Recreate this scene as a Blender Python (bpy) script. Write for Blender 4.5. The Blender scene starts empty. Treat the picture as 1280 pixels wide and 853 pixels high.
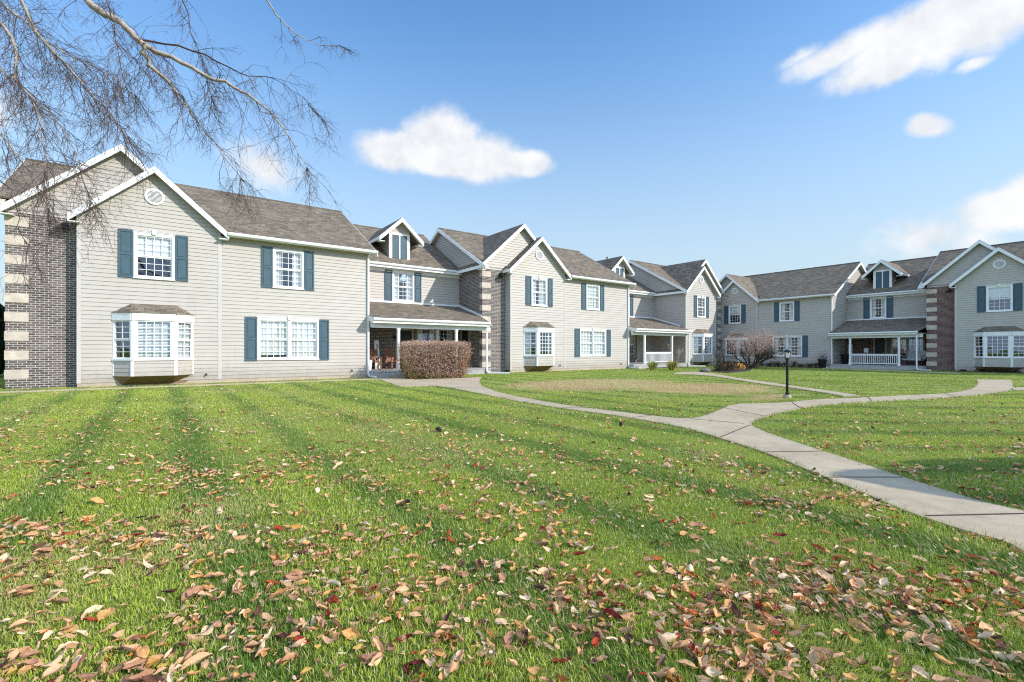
import bpy, math, random
import numpy as np
from mathutils import Vector, Matrix

random.seed(7)
rng = np.random.default_rng(7)
SC = bpy.context.scene
COL = SC.collection

# ------------------------------------------------------------------ camera
H = 1.3
F_PX, Y0_PX = 598.46, 437.66            # focal length and horizon row of a 1280x853 frame
cd = bpy.data.cameras.new('camera')
cam = bpy.data.objects.new('camera', cd); COL.objects.link(cam)
cd.sensor_width = 36.0
cd.lens = 36.0 * F_PX / 1280.0
cd.shift_y = (Y0_PX - 426.5) / 1280.0
cd.clip_start = 0.05; cd.clip_end = 6000.0
cam.location = (0, 0, H); cam.rotation_euler = (math.pi / 2, 0, 0)
SC.camera = cam

# ------------------------------------------------------------------ sun, sky, exposure
SUN_EL = math.radians(29.0)
SX, SY = 0.942, -0.335                   # horizontal direction towards the sun
SUN_STRENGTH = 3.65
SKY_STRENGTH = 0.15
EXPOSURE = 0.45
sd = bpy.data.lights.new('sun', 'SUN'); sd.energy = SUN_STRENGTH; sd.angle = math.radians(0.5)
sd.color = (1.0, 0.95, 0.87)
so = bpy.data.objects.new('sun', sd); COL.objects.link(so)
tosun = Vector((SX * math.cos(SUN_EL), SY * math.cos(SUN_EL), math.sin(SUN_EL)))
so.rotation_euler = (-tosun).to_track_quat('-Z', 'Y').to_euler(); so.location = (30, -10, 30)

SC.view_settings.view_transform = 'Standard'
SC.view_settings.look = 'None'
SC.view_settings.exposure = EXPOSURE
SC.view_settings.gamma = 1.0
SC.view_settings.use_curve_mapping = False
SC.render.engine = 'CYCLES'
SC.cycles.max_bounces = 6
SC.cycles.transparent_max_bounces = 8
SC.cycles.use_denoising = False
SC.cycles.pixel_filter_type = 'BLACKMAN_HARRIS'
SC.cycles.filter_width = 1.15
SC.cycles.sample_clamp_indirect = 4.0


class NT:
    """small helper that writes node trees"""
    def __init__(self, tree): self.t = tree
    def n(self, kind, inputs=None, **kw):
        nd = self.t.nodes.new(kind)
        for k, v in kw.items(): setattr(nd, k, v)
        for k, v in (inputs or {}).items():
            if isinstance(v, bpy.types.NodeSocket): self.t.links.new(v, nd.inputs[k])
            else: nd.inputs[k].default_value = v
        return nd
    def m(self, op, a, b=None, c=None, clamp=False):
        d = {0: a}
        if b is not None: d[1] = b
        if c is not None: d[2] = c
        nd = self.n('ShaderNodeMath', d, operation=op); nd.use_clamp = clamp
        return nd.outputs[0]
    def mix(self, fac, a, b, blend='MIX'):
        nd = self.n('ShaderNodeMix', data_type='RGBA', blend_type=blend)
        for s, v in ((nd.inputs[0], fac), (nd.inputs[6], a), (nd.inputs[7], b)):
            if isinstance(v, bpy.types.NodeSocket): self.t.links.new(v, s)
            else: s.default_value = v
        return nd.outputs[2]
    def ramp(self, fac, stops, interp='LINEAR'):
        nd = self.n('ShaderNodeValToRGB', {0: fac}); r = nd.color_ramp; r.interpolation = interp
        while len(r.elements) < len(stops): r.elements.new(0.5)
        for e, (p, c) in zip(r.elements, stops): e.position = p; e.color = c
        return nd.outputs[0]


def c4(*c): return (c[0], c[1], c[2], 1.0)


w = bpy.data.worlds.new('World'); SC.world = w; w.use_nodes = True
wt = NT(w.node_tree); w.node_tree.nodes.clear()
sky = wt.n('ShaderNodeTexSky', sky_type='NISHITA', sun_disc=False, sun_elevation=SUN_EL,
           sun_rotation=math.atan2(SX, SY), altitude=200.0, air_density=1.0, dust_density=0.6, ozone_density=2.0)
tc = wt.n('ShaderNodeTexCoord').outputs['Generated']
sep = wt.n('ShaderNodeSeparateXYZ', {0: tc})
dx, dy, dz = sep.outputs[0], sep.outputs[1], sep.outputs[2]
hyp = wt.m('SQRT', wt.m('ADD', wt.m('MULTIPLY', dx, dx), wt.m('MULTIPLY', dy, dy)))
az = wt.m('ARCTAN2', dx, dy); el = wt.m('ARCTAN2', dz, hyp)
nz1 = wt.n('ShaderNodeTexNoise', {'Vector': tc, 'Scale': 7.0, 'Detail': 7.0, 'Roughness': 0.55})
ns = wt.n('ShaderNodeSeparateColor', {0: nz1.outputs['Color']})
az2 = wt.m('ADD', az, wt.m('MULTIPLY', wt.m('SUBTRACT', ns.outputs[0], 0.5), 0.05))
el2 = wt.m('ADD', el, wt.m('MULTIPLY', wt.m('SUBTRACT', ns.outputs[1], 0.5), 0.035))
nz2 = wt.n('ShaderNodeTexNoise', {'Vector': tc, 'Scale': 17.0, 'Detail': 9.0, 'Roughness': 0.66})


def azel(px, py):
    X, Z = (px - 640) / F_PX, (Y0_PX - py) / F_PX
    return math.atan2(X, 1.0), math.atan2(Z, math.hypot(X, 1.0))


# each puff of cloud as a direction in the sky (azimuth, elevation), half sizes, tilt and density
PUFFS = [(553, 178, 52, 36, 0, 1.0), (500, 189, 55, 22, 0, 1.0), (590, 198, 75, 26, 4, 1.0), (655, 202, 38, 17, -4, 1.0),
         (565, 208, 85, 15, 0, 1.0),
         (1140, 45, 118, 32, 14, 0.85), (1190, 30, 95, 36, 16, 0.9), (1060, 62, 90, 18, 10, 0.75), (1110, 80, 60, 22, 8, 0.95),
         (1250, 8, 80, 40, 20, 1.0), (1216, 77, 30, 7, 8, 0.5), (1163, 152, 36, 12, -16, 0.7), (1010, 68, 50, 10, 12, 0.35),
         (1265, 262, 75, 30, 8, 0.95), (1310, 245, 80, 40, 0, 1.0), (1150, 300, 85, 28, 10, 0.45), (1215, 300, 70, 30, 0, 0.4),
         (330, 207, 50, 30, -5, 0.62), (1400, 150, 90, 50, 10, 0.9), (-90, 120, 120, 45, 0, 0.8)]
dens = None
for (px, py, rx, ry, tilt, k) in PUFFS:
    a0, e0 = azel(px, py)
    sc_ = 1.0 / (F_PX * (1 + ((px - 640) / F_PX) ** 2))      # horizontal pixels shrink off axis
    se_ = math.cos(math.atan((px - 640) / F_PX)) / F_PX
    rx_, ry_ = rx * sc_, ry * se_
    ct, st = math.cos(math.radians(tilt)), math.sin(math.radians(tilt))
    u_ = wt.m('SUBTRACT', az2, a0); v_ = wt.m('SUBTRACT', el2, e0)
    uu = wt.m('ADD', wt.m('MULTIPLY', u_, ct / rx_), wt.m('MULTIPLY', v_, st / rx_))
    vv = wt.m('ADD', wt.m('MULTIPLY', u_, -st / ry_), wt.m('MULTIPLY', v_, ct / ry_))
    r_ = wt.m('SQRT', wt.m('ADD', wt.m('MULTIPLY', uu, uu), wt.m('MULTIPLY', vv, vv)))
    d_ = wt.m('MULTIPLY', wt.m('SUBTRACT', 1.25, r_), k / 0.62)
    dens = d_ if dens is None else wt.m('MAXIMUM', dens, d_)
dens = wt.m('ADD', dens, wt.m('MULTIPLY', wt.m('SUBTRACT', nz2.outputs[0], 0.52), 1.35))
dsm = wt.n('ShaderNodeMapRange', {0: dens, 1: 0.05, 2: 0.95, 3: 0.0, 4: 0.97}, interpolation_type='SMOOTHSTEP')
skyc = wt.n('ShaderNodeHueSaturation', {'Saturation': 1.3, 'Value': 1.38, 'Color': sky.outputs[0]}).outputs[0]
# pale band of haze that thins out with height
q_ = wt.m('MULTIPLY', wt.m('MAXIMUM', el, 0.0), 1 / 0.41)
hz = wt.m('EXPONENT', wt.m('MULTIPLY', wt.m('MULTIPLY', q_, q_), -1.0))
skyc = wt.mix(wt.m('MULTIPLY', hz, 0.96), skyc, c4(2.95, 3.6, 3.95))
# unseen bluish brightness added to the sky behind the viewer to lift the shade
rear_fill = wt.n('ShaderNodeMapRange', {0: wt.m('ADD', wt.m('ABSOLUTE', az), wt.m('MULTIPLY', ns.outputs[2], 0.5)), 1: 1.5, 2: 2.3, 3: 0.0, 4: 0.9}, interpolation_type='SMOOTHSTEP').outputs[0]
skyc = wt.mix(rear_fill, skyc, c4(4.3, 5.8, 8.2))
nz3 = wt.n('ShaderNodeTexNoise', {'Vector': wt.n('ShaderNodeMapping', {'Vector': tc, 'Location': (0, 0, 0.02)}).outputs[0], 'Scale': 11.0, 'Detail': 6.0, 'Roughness': 0.6})
cs = wt.n('ShaderNodeMapRange', {0: nz3.outputs[0], 1: 0.40, 2: 0.66}).outputs[0]
cloudc = wt.mix(cs, c4(4.9, 4.92, 4.95), c4(3.75, 3.95, 4.25))
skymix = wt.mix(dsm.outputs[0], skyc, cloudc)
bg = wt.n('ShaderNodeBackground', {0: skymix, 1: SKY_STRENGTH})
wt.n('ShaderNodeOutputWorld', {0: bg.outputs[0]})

# ------------------------------------------------------------------ materials
def mat(name):
    m = bpy.data.materials.new(name); m.use_nodes = True; m.node_tree.nodes.clear()
    return m, NT(m.node_tree)


def finish(t, color, rough=0.6, spec=0.3, bump=None, bump_d=0.01, bump_s=1.0, metal=0.0):
    p = t.n('ShaderNodeBsdfPrincipled')
    for k, v in (('Base Color', color), ('Roughness', rough), ('Specular IOR Level', spec), ('Metallic', metal)):
        if isinstance(v, bpy.types.NodeSocket): t.t.links.new(v, p.inputs[k])
        else: p.inputs[k].default_value = v
    if bump is not None:
        b = t.n('ShaderNodeBump', {'Height': bump, 'Distance': bump_d, 'Strength': bump_s})
        t.t.links.new(b.outputs[0], p.inputs['Normal'])
    t.n('ShaderNodeOutputMaterial', {0: p.outputs[0]})
    return p


def obco(t): return t.n('ShaderNodeTexCoord').outputs['Object']
def uvco(t): return t.n('ShaderNodeUVMap', uv_map='UVMap').outputs[0]


def painted(name, col, var=0.08, rough=0.5, scale=3.0, spec=0.3, fine=40.0):
    m, t = mat(name)
    co = obco(t)
    a = t.n('ShaderNodeTexNoise', {'Vector': co, 'Scale': scale, 'Detail': 6.0, 'Roughness': 0.6}).outputs[0]
    b = t.n('ShaderNodeTexNoise', {'Vector': co, 'Scale': fine, 'Detail': 3.0}).outputs[0]
    f = t.m('ADD', t.m('MULTIPLY', a, 0.7), t.m('MULTIPLY', b, 0.3))
    lo = c4(*[x * (1 - 2 * var) for x in col]); hi = c4(*[min(1, x * (1 + 1.6 * var)) for x in col])
    finish(t, t.ramp(f, [(0.3, lo), (0.7, hi)]), rough, spec, b, 0.002, 0.4)
    return m


def make_siding():
    m, t = mat('vinyl_siding')
    co = obco(t)
    a = t.n('ShaderNodeTexNoise', {'Vector': co, 'Scale': 0.8, 'Detail': 5.0}).outputs[0]
    st = t.n('ShaderNodeMapping', {'Vector': co, 'Scale': (1.2, 1.2, 60.0)})
    b = t.n('ShaderNodeTexNoise', {'Vector': st.outputs[0], 'Scale': 2.0, 'Detail': 4.0}).outputs[0]
    f = t.m('ADD', t.m('MULTIPLY', a, 0.55), t.m('MULTIPLY', b, 0.45))
    base = t.ramp(f, [(0.3, c4(0.415, 0.382, 0.340)), (0.72, c4(0.495, 0.458, 0.410))])
    # splashed soil along the foot of the wall
    sz = t.n('ShaderNodeSeparateXYZ', {0: co}).outputs[2]
    d = t.n('ShaderNodeTexNoise', {'Vector': co, 'Scale': 5.0, 'Detail': 7.0, 'Roughness': 0.7}).outputs[0]
    k = t.m('MULTIPLY', t.n('ShaderNodeMapRange', {0: t.m('ADD', sz, t.m('MULTIPLY', d, -0.9)), 1: -0.25, 2: 0.25, 3: 0.55, 4: 0.0}).outputs[0], 1.0)
    run = t.n('ShaderNodeTexNoise', {'Vector': t.n('ShaderNodeMapping', {'Vector': co, 'Scale': (3.0, 3.0, 0.22)}).outputs[0], 'Scale': 2.2, 'Detail': 5.0}).outputs[0]
    k2 = t.n('ShaderNodeMapRange', {0: run, 1: 0.56, 2: 0.75, 3: 0.0, 4: 0.22}).outputs[0]
    base = t.mix(k, base, c4(0.27, 0.23, 0.18)); base = t.mix(k2, base, c4(0.33, 0.31, 0.28))
    finish(t, base, 0.5, 0.3, b, 0.003, 0.5)
    return m


def make_brick(name, c1, c2, mortar):
    m, t = mat(name)
    uv = uvco(t)
    br = t.n('ShaderNodeTexBrick', {'Vector': uv, 'Color1': c1, 'Color2': c2, 'Mortar': mortar, 'Scale': 1.0,
             'Mortar Size': 0.0075, 'Mortar Smooth': 0.12, 'Bias': 0.0, 'Brick Width': 0.215, 'Row Height': 0.078})
    n1 = t.n('ShaderNodeTexNoise', {'Vector': uv, 'Scale': 30.0, 'Detail': 4.0}).outputs[0]
    n2 = t.n('ShaderNodeTexNoise', {'Vector': uv, 'Scale': 0.9, 'Detail': 3.0}).outputs[0]
    v = t.m('ADD', 0.55, t.m('ADD', t.m('MULTIPLY', n1, 0.6), t.m('MULTIPLY', n2, 0.35)))
    col = t.mix(1.0, br.outputs[0], t.n('ShaderNodeCombineColor', {0: v, 1: v, 2: v}).outputs[0], 'MULTIPLY')
    hgt = t.m('ADD', t.m('SUBTRACT', 1.0, br.outputs[1]), t.m('MULTIPLY', n1, 0.25))
    finish(t, col, 0.85, 0.15, hgt, 0.008, 0.8)
    return m


def make_shingle():
    m, t = mat('asphalt_shingles')
    uv = uvco(t)
    br = t.n('ShaderNodeTexBrick', {'Vector': uv, 'Color1': c4(0.13, 0.104, 0.080), 'Color2': c4(0.26, 0.212, 0.165),
             'Mortar': c4(0.07, 0.06, 0.055), 'Scale': 1.0, 'Mortar Size': 0.006, 'Mortar Smooth': 0.3, 'Bias': 0.05,
             'Brick Width': 0.30, 'Row Height': 0.14})
    br.offset_frequency = 2; br.squash = 0.7; br.squash_frequency = 3
    n1 = t.n('ShaderNodeTexNoise', {'Vector': uv, 'Scale': 55.0, 'Detail': 3.0}).outputs[0]
    n2 = t.n('ShaderNodeTexNoise', {'Vector': uv, 'Scale': 1.2, 'Detail': 5.0}).outputs[0]
    v = t.m('ADD', 0.45, t.m('ADD', t.m('MULTIPLY', n1, 0.55), t.m('MULTIPLY', n2, 0.42)))
    col = t.mix(1.0, br.outputs[0], t.n('ShaderNodeCombineColor', {0: v, 1: v, 2: t.m('MULTIPLY', v, 0.95)}).outputs[0], 'MULTIPLY')
    hgt = t.m('ADD', t.m('SUBTRACT', 1.0, br.outputs[1]), t.m('MULTIPLY', n1, 0.5))
    finish(t, col, 0.9, 0.2, hgt, 0.008, 0.8)
    return m


def make_glass():
    m, t = mat('window_glass')
    fr = t.m('POWER', t.n('ShaderNodeLayerWeight', {'Blend': 0.5}).outputs['Facing'], 4.0)      # the same from both sides
    fac = t.m('ADD', t.m('MULTIPLY', fr, 0.85), 0.13, clamp=True)
    n1 = t.n('ShaderNodeTexNoise', {'Vector': obco(t), 'Scale': 1.1, 'Detail': 1.0}).outputs[0]
    b = t.n('ShaderNodeBump', {'Height': n1, 'Distance': 0.02, 'Strength': 0.25})
    g = t.n('ShaderNodeBsdfGlossy', {'Color': c4(0.95, 0.97, 1.0), 'Roughness': 0.01, 'Normal': b.outputs[0]})
    tr = t.n('ShaderNodeBsdfTransparent', {'Color': c4(0.88, 0.92, 0.93)})
    mx = t.n('ShaderNodeMixShader', {0: fac, 1: tr.outputs[0], 2: g.outputs[0]})
    t.n('ShaderNodeOutputMaterial', {0: mx.outputs[0]})
    return m


def make_attr(name, rough=0.6, trans=0.35, spec=0.25, bumpy=0.0):
    """colour from the per-point attribute 'col', with some light passing through (leaves, blades)"""
    m, t = mat(name)
    at = t.n('ShaderNodeAttribute', attribute_name='col').outputs['Color']
    p = t.n('ShaderNodeBsdfPrincipled', {'Base Color': at, 'Roughness': rough, 'Specular IOR Level': spec})
    if bumpy:
        nb = t.n('ShaderNodeTexNoise', {'Vector': obco(t), 'Scale': bumpy, 'Detail': 4.0}).outputs[0]
        b = t.n('ShaderNodeBump', {'Height': nb, 'Distance': 0.004, 'Strength': 0.6})
        t.t.links.new(b.outputs[0], p.inputs['Normal'])
    tr = t.n('ShaderNodeBsdfTranslucent', {'Color': at})
    mx = t.n('ShaderNodeMixShader', {0: trans, 1: p.outputs[0], 2: tr.outputs[0]})
    t.n('ShaderNodeOutputMaterial', {0: mx.outputs[0]})
    return m


def make_concrete(name, lo, hi):
    m, t = mat(name)
    co = obco(t)
    a = t.n('ShaderNodeTexNoise', {'Vector': co, 'Scale': 0.9, 'Detail': 8.0, 'Roughness': 0.65}).outputs[0]
    b = t.n('ShaderNodeTexNoise', {'Vector': co, 'Scale': 90.0, 'Detail': 4.0, 'Roughness': 0.7}).outputs[0]
    s = t.n('ShaderNodeTexNoise', {'Vector': co, 'Scale': 6.0, 'Detail': 6.0}).outputs[0]
    f = t.m('ADD', t.m('ADD', t.m('MULTIPLY', a, 0.5), t.m('MULTIPLY', b, 0.3)), t.m('MULTIPLY', s, 0.25))
    base = t.ramp(f, [(0.36, c4(*lo)), (0.66, c4(*hi))])
    sp = t.n('ShaderNodeTexNoise', {'Vector': co, 'Scale': 2.3, 'Detail': 9.0, 'Roughness': 0.72, 'Distortion': 1.2}).outputs[0]
    sk = t.n('ShaderNodeMapRange', {0: sp, 1: 0.55, 2: 0.72, 3: 0.0, 4: 0.5}).outputs[0]
    base = t.mix(sk, base, c4(lo[0] * 0.62, lo[1] * 0.60, lo[2] * 0.58))
    vo = t.n('ShaderNodeTexVoronoi', {'Vector': co, 'Scale': 0.55, 'Randomness': 1.0}, feature='DISTANCE_TO_EDGE').outputs['Distance']
    ck = t.n('ShaderNodeMapRange', {0: t.m('ADD', vo, t.m('MULTIPLY', t.m('SUBTRACT', sp, 0.5), 0.05)), 1: 0.0, 2: 0.006, 3: 0.55, 4: 0.0}).outputs[0]
    gate = t.n('ShaderNodeMapRange', {0: a, 1: 0.52, 2: 0.60}).outputs[0]
    base = t.mix(t.m('MULTIPLY', ck, gate), base, c4(0.08, 0.07, 0.055))
    finish(t, base, 0.9, 0.2, b, 0.004, 0.7)
    return m


def make_lawn():
    m, t = mat('lawn_soil_and_thatch')
    co = obco(t)
    a = t.n('ShaderNodeTexNoise', {'Vector': co, 'Scale': 0.35, 'Detail': 6.0, 'Roughness': 0.6}).outputs[0]
    st = t.n('ShaderNodeMapping', {'Vector': co, 'Scale': (1.0, 1.0, 1.0)})
    b = t.n('ShaderNodeTexNoise', {'Vector': st.outputs[0], 'Scale': 28.0, 'Detail': 8.0, 'Roughness': 0.75}).outputs[0]
    c = t.n('ShaderNodeTexNoise', {'Vector': co, 'Scale': 3.0, 'Detail': 5.0}).outputs[0]
    f = t.m('ADD', t.m('ADD', t.m('MULTIPLY', a, 0.35), t.m('MULTIPLY', b, 0.45)), t.m('MULTIPLY', c, 0.25))
    col = t.ramp(f, [(0.34, c4(0.085, 0.12, 0.020)), (0.52, c4(0.21, 0.28, 0.050)), (0.72, c4(0.44, 0.42, 0.17))])
    sx_ = t.n('ShaderNodeSeparateXYZ', {0: co})
    s_ = t.m('ADD', t.m('MULTIPLY', t.m('SUBTRACT', sx_.outputs[0], float(P0[0])), float(U[0])), t.m('MULTIPLY', t.m('SUBTRACT', sx_.outputs[1], float(P0[1])), float(U[1])))
    st_ = t.m('SINE', t.m('MULTIPLY', s_, 2 * math.pi / 1.25))
    dk = t.n('ShaderNodeMapRange', {0: t.m('ADD', st_, t.m('MULTIPLY', t.m('SUBTRACT', c, 0.5), 1.2)), 1: -0.9, 2: -0.1, 3: 0.36, 4: 0.0}).outputs[0]
    col = t.mix(dk, col, c4(0.055, 0.11, 0.014))
    # worn straw patches on the lawn in front of the second house
    d = t.n('ShaderNodeAttribute', attribute_name='dry').outputs['Fac']
    dn = t.m('ADD', d, t.m('MULTIPLY', t.m('SUBTRACT', c, 0.5), 0.9))
    dd = t.n('ShaderNodeMapRange', {0: dn, 1: 0.30, 2: 0.62}).outputs[0]
    col = t.mix(t.m('MULTIPLY', dd, 0.85), col, t.mix(t.n('ShaderNodeMapRange', {0: a, 1: 0.42, 2: 0.6}).outputs[0], c4(0.50, 0.39, 0.17), c4(0.48, 0.28, 0.15)))
    finish(t, col, 0.95, 0.1, b, 0.05, 1.0)
    return m


M = {}
M['siding'] = make_siding()
M['corner'] = painted('corner_board_paint', (0.50, 0.477, 0.447), 0.05, 0.5)
M['white'] = painted('white_trim_paint', (0.80, 0.80, 0.79), 0.04, 0.45)
M['soffit'] = painted('cream_soffit', (0.62, 0.58, 0.48), 0.05)
M['teal'] = painted('teal_shutter_paint', (0.060, 0.108, 0.138), 0.10, 0.5, 5.0)
M['shingle'] = make_shingle()
M['brick'] = make_brick('grey_brown_brick', c4(0.072, 0.058, 0.052), c4(0.165, 0.132, 0.115), c4(0.56, 0.53, 0.49))
M['brick_red'] = make_brick('red_brown_brick', c4(0.085, 0.036, 0.032), c4(0.155, 0.072, 0.058), c4(0.46, 0.42, 0.39))
M['quoin'] = painted('cream_quoin_stone', (0.53, 0.455, 0.375), 0.12, 0.8, 4.0)
M['glass'] = make_glass()
M['concrete'] = make_concrete('path_concrete', (0.35, 0.275, 0.185), (0.57, 0.46, 0.32))
M['porch_concrete'] = make_concrete('porch_concrete', (0.30, 0.29, 0.28), (0.45, 0.44, 0.42))
M['joint'] = painted('joint_dirt', (0.07, 0.058, 0.045), 0.2, 0.95, 20)
M['foundation'] = make_concrete('tan_foundation', (0.36, 0.29, 0.22), (0.52, 0.43, 0.34))
M['grass'] = make_attr('grass_blades', 0.45, 0.35, 0.3)
M['leaf'] = make_attr('dry_leaves', 0.8, 0.22, 0.08, 60.0)
M['foliage'] = make_attr('shrub_foliage', 0.6, 0.25, 0.2)
M['bark'] = painted('birch_bark', (0.42, 0.35, 0.29), 0.28, 0.85, 14.0)
M['twig'] = painted('dark_twigs', (0.115, 0.078, 0.068), 0.25, 0.85, 20.0)
M['stem'] = painted('shrub_stems', (0.10, 0.07, 0.05), 0.3, 0.9, 20.0)
M['hedge_twig'] = painted('pale_hedge_twigs', (0.42, 0.30, 0.24), 0.3, 0.9, 20.0)
M['curtain'] = painted('white_curtain', (0.78, 0.77, 0.74), 0.05, 0.9)
M['blind'] = painted('pale_blind', (0.74, 0.75, 0.73), 0.04, 0.7)
M['door_dark'] = painted('dark_green_door', (0.012, 0.020, 0.022), 0.2, 0.35)
M['tan'] = painted('tan_trim', (0.42, 0.35, 0.25), 0.06)
M['black'] = painted('black_metal', (0.012, 0.012, 0.013), 0.2, 0.45)
M['wood'] = painted('orange_brown_wood', (0.27, 0.12, 0.07), 0.25, 0.6, 8.0)
M['bay_wood'] = painted('brown_bay_boards', (0.24, 0.15, 0.075), 0.2, 0.7, 8.0)
M['lamp_glass'] = painted('frosted_lamp_pane', (0.72, 0.70, 0.64), 0.05, 0.25)
M['mulch'] = painted('dark_mulch', (0.045, 0.032, 0.024), 0.4, 0.95, 30.0)
M['rock'] = painted('grey_brown_rock', (0.20, 0.16, 0.14), 0.3, 0.9, 9.0)
M['pattern'] = painted('floral_cushion', (0.42, 0.43, 0.42), 0.45, 0.9, 28.0)
M['pink'] = painted('pink_flowers', (0.50, 0.25, 0.26), 0.3, 0.9, 40.0)
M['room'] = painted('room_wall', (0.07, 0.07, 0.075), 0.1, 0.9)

# ------------------------------------------------------------------ mesh helpers
def tag(o, label, cat, group=None, kind=None):
    if kind: o['kind'] = kind
    if label: o['label'] = label
    if cat: o['category'] = cat
    if group: o['group'] = group
    return o


def empty(name, loc=(0, 0, 0), rz=0.0):
    o = bpy.data.objects.new(name, None); COL.objects.link(o)
    o.location = loc; o.rotation_euler = (0, 0, rz); o.empty_display_size = 0.3
    return o


class MB:
    """collects faces and links them as ONE mesh object"""
    mirror = False
    def __init__(self): self.v = []; self.f = []
    def poly(self, pts):
        i = len(self.v); self.v += [tuple(p) for p in pts]; self.f.append(list(range(i, i + len(pts))))
    def quad(self, a, b, c, d): self.poly((a, b, c, d))
    def hexa(self, p):
        # p: 8 corners, bottom ring 0-3 (counter-clockwise from above), top ring 4-7
        i = len(self.v); self.v += [tuple(q) for q in p]
        for f in ((3, 2, 1, 0), (4, 5, 6, 7), (0, 1, 5, 4), (1, 2, 6, 5), (2, 3, 7, 6), (3, 0, 4, 7)):
            self.f.append([i + k for k in f])
    def box(self, x0, x1, y0, y1, z0, z1):
        self.hexa([(x0, y0, z0), (x1, y0, z0), (x1, y1, z0), (x0, y1, z0), (x0, y0, z1), (x1, y0, z1), (x1, y1, z1), (x0, y1, z1)])
    def fbox(self, fr, a0, a1, o0, o1, z0, z1):
        # box in a wall frame: a along the wall, o outwards
        self.hexa([fr(a0, o1, z0), fr(a1, o1, z0), fr(a1, o0, z0), fr(a0, o0, z0), fr(a0, o1, z1), fr(a1, o1, z1), fr(a1, o0, z1), fr(a0, o0, z1)])
    def prism(self, pts, off):
        # polygon pts swept by vector off; pts counter-clockwise seen from the side the sweep comes from
        off = Vector(off); n = len(pts); i = len(self.v)
        self.v += [tuple(p) for p in pts] + [tuple(Vector(p) + off) for p in pts]
        self.f.append(list(range(i, i + n))); self.f.append(list(range(i + 2 * n - 1, i + n - 1, -1)))
        for k in range(n):
            j = (k + 1) % n
            self.f.append([i + k, i + n + k, i + n + j, i + j])
    def tube(self, pts, rad, sides=6, cap=True):
        pts = [Vector(p) for p in pts]; n = len(pts); i0 = len(self.v); up = Vector((0.31, 0.17, 0.93))
        for k, p in enumerate(pts):
            d = (pts[min(k + 1, n - 1)] - pts[max(k - 1, 0)]).normalized()
            a = d.cross(up)
            if a.length < 1e-3: a = d.cross(Vector((1, 0, 0)))
            a.normalize(); b = d.cross(a)
            r = rad[k] if isinstance(rad, (list, tuple)) else rad
            for s in range(sides):
                t = 2 * math.pi * s / sides
                self.v.append(tuple(p + a * (r * math.cos(t)) + b * (r * math.sin(t))))
        for k in range(n - 1):
            for s in range(sides):
                s2 = (s + 1) % sides
                self.f.append([i0 + k * sides + s, i0 + (k + 1) * sides + s, i0 + (k + 1) * sides + s2, i0 + k * sides + s2])
        if cap:
            self.f.append([i0 + s for s in range(sides)])
            self.f.append([i0 + (n - 1) * sides + s for s in range(sides - 1, -1, -1)])
    def lathe(self, prof, cx, cy, sides=12):
        i0 = len(self.v); n = len(prof)
        for r, z in prof:
            for s in range(sides):
                t = 2 * math.pi * s / sides
                self.v.append((cx + r * math.cos(t), cy + r * math.sin(t), z))
        for k in range(n - 1):
            for s in range(sides):
                s2 = (s + 1) % sides
                self.f.append([i0 + k * sides + s, i0 + k * sides + s2, i0 + (k + 1) * sides + s2, i0 + (k + 1) * sides + s])
        self.f.append([i0 + s for s in range(sides - 1, -1, -1)]); self.f.append([i0 + (n - 1) * sides + s for s in range(sides)])
    def build(self, name, m, parent=None, smooth=False):
        if not self.f: return None
        me = bpy.data.meshes.new(name)
        vs = self.v; fs = self.f
        if MB.mirror and parent is not None:
            vs = [(-x, y, z) for x, y, z in vs]; fs = [f[::-1] for f in fs]
        me.from_pydata(vs, [], fs)
        uvl = me.uv_layers.new(name='UVMap')
        V = [Vector(v) for v in vs]
        buf = np.zeros((len(me.loops), 2), np.float32); li = 0
        for p in me.polygons:
            nn = p.normal
            if abs(nn.z) > 0.97: e1 = Vector((1, 0, 0)); e2 = Vector((0, 1, 0))
            else:
                e1 = Vector((-nn.y, nn.x, 0)).normalized()
                e2 = nn.cross(e1) if abs(nn.z) > 0.1 else Vector((0, 0, 1))
            for vi in p.vertices:
                q = V[vi]; buf[li] = (q.dot(e1), q.dot(e2)); li += 1
        uvl.data.foreach_set('uv', buf.ravel())
        if smooth: me.polygons.foreach_set('use_smooth', [True] * len(me.polygons))
        me.materials.append(m)
        o = bpy.data.objects.new(name, me); COL.objects.link(o)
        if parent is not None: o.parent = parent
        return o


def np_mesh(name, V, faces, m, parent=None, col=None):
    """V (N,3); faces: list of int arrays (M,k)"""
    me = bpy.data.meshes.new(name)
    V = np.asarray(V, np.float32)
    loops = np.concatenate([f.ravel() for f in faces]).astype(np.int32)
    sizes = np.concatenate([np.full(len(f), f.shape[1], np.int32) for f in faces])
    starts = np.concatenate([[0], np.cumsum(sizes)[:-1]]).astype(np.int32)
    me.vertices.add(len(V)); me.vertices.foreach_set('co', V.ravel())
    me.loops.add(len(loops)); me.loops.foreach_set('vertex_index', loops)
    me.polygons.add(len(sizes)); me.polygons.foreach_set('loop_start', starts); me.polygons.foreach_set('loop_total', sizes)
    me.update(calc_edges=True)
    if col is not None:
        c = np.ones((len(V), 4), np.float32); c[:, :3] = col
        at = me.attributes.new('col', 'FLOAT_COLOR', 'POINT'); at.data.foreach_set('color', c.ravel())
    me.materials.append(m)
    o = bpy.data.objects.new(name, me); COL.objects.link(o)
    if parent is not None: o.parent = parent
    return o


def Fr(ox, oy, dx, dy):
    """wall frame: a along (dx,dy), o outwards (to the right of it), z up"""
    L = math.hypot(dx, dy); dx /= L; dy /= L
    def pt(a, o, z): return (ox + a * dx + o * dy, oy + a * dy - o * dx, z)
    pt.d = (dx, dy); pt.o = (ox, oy)
    return pt


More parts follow.
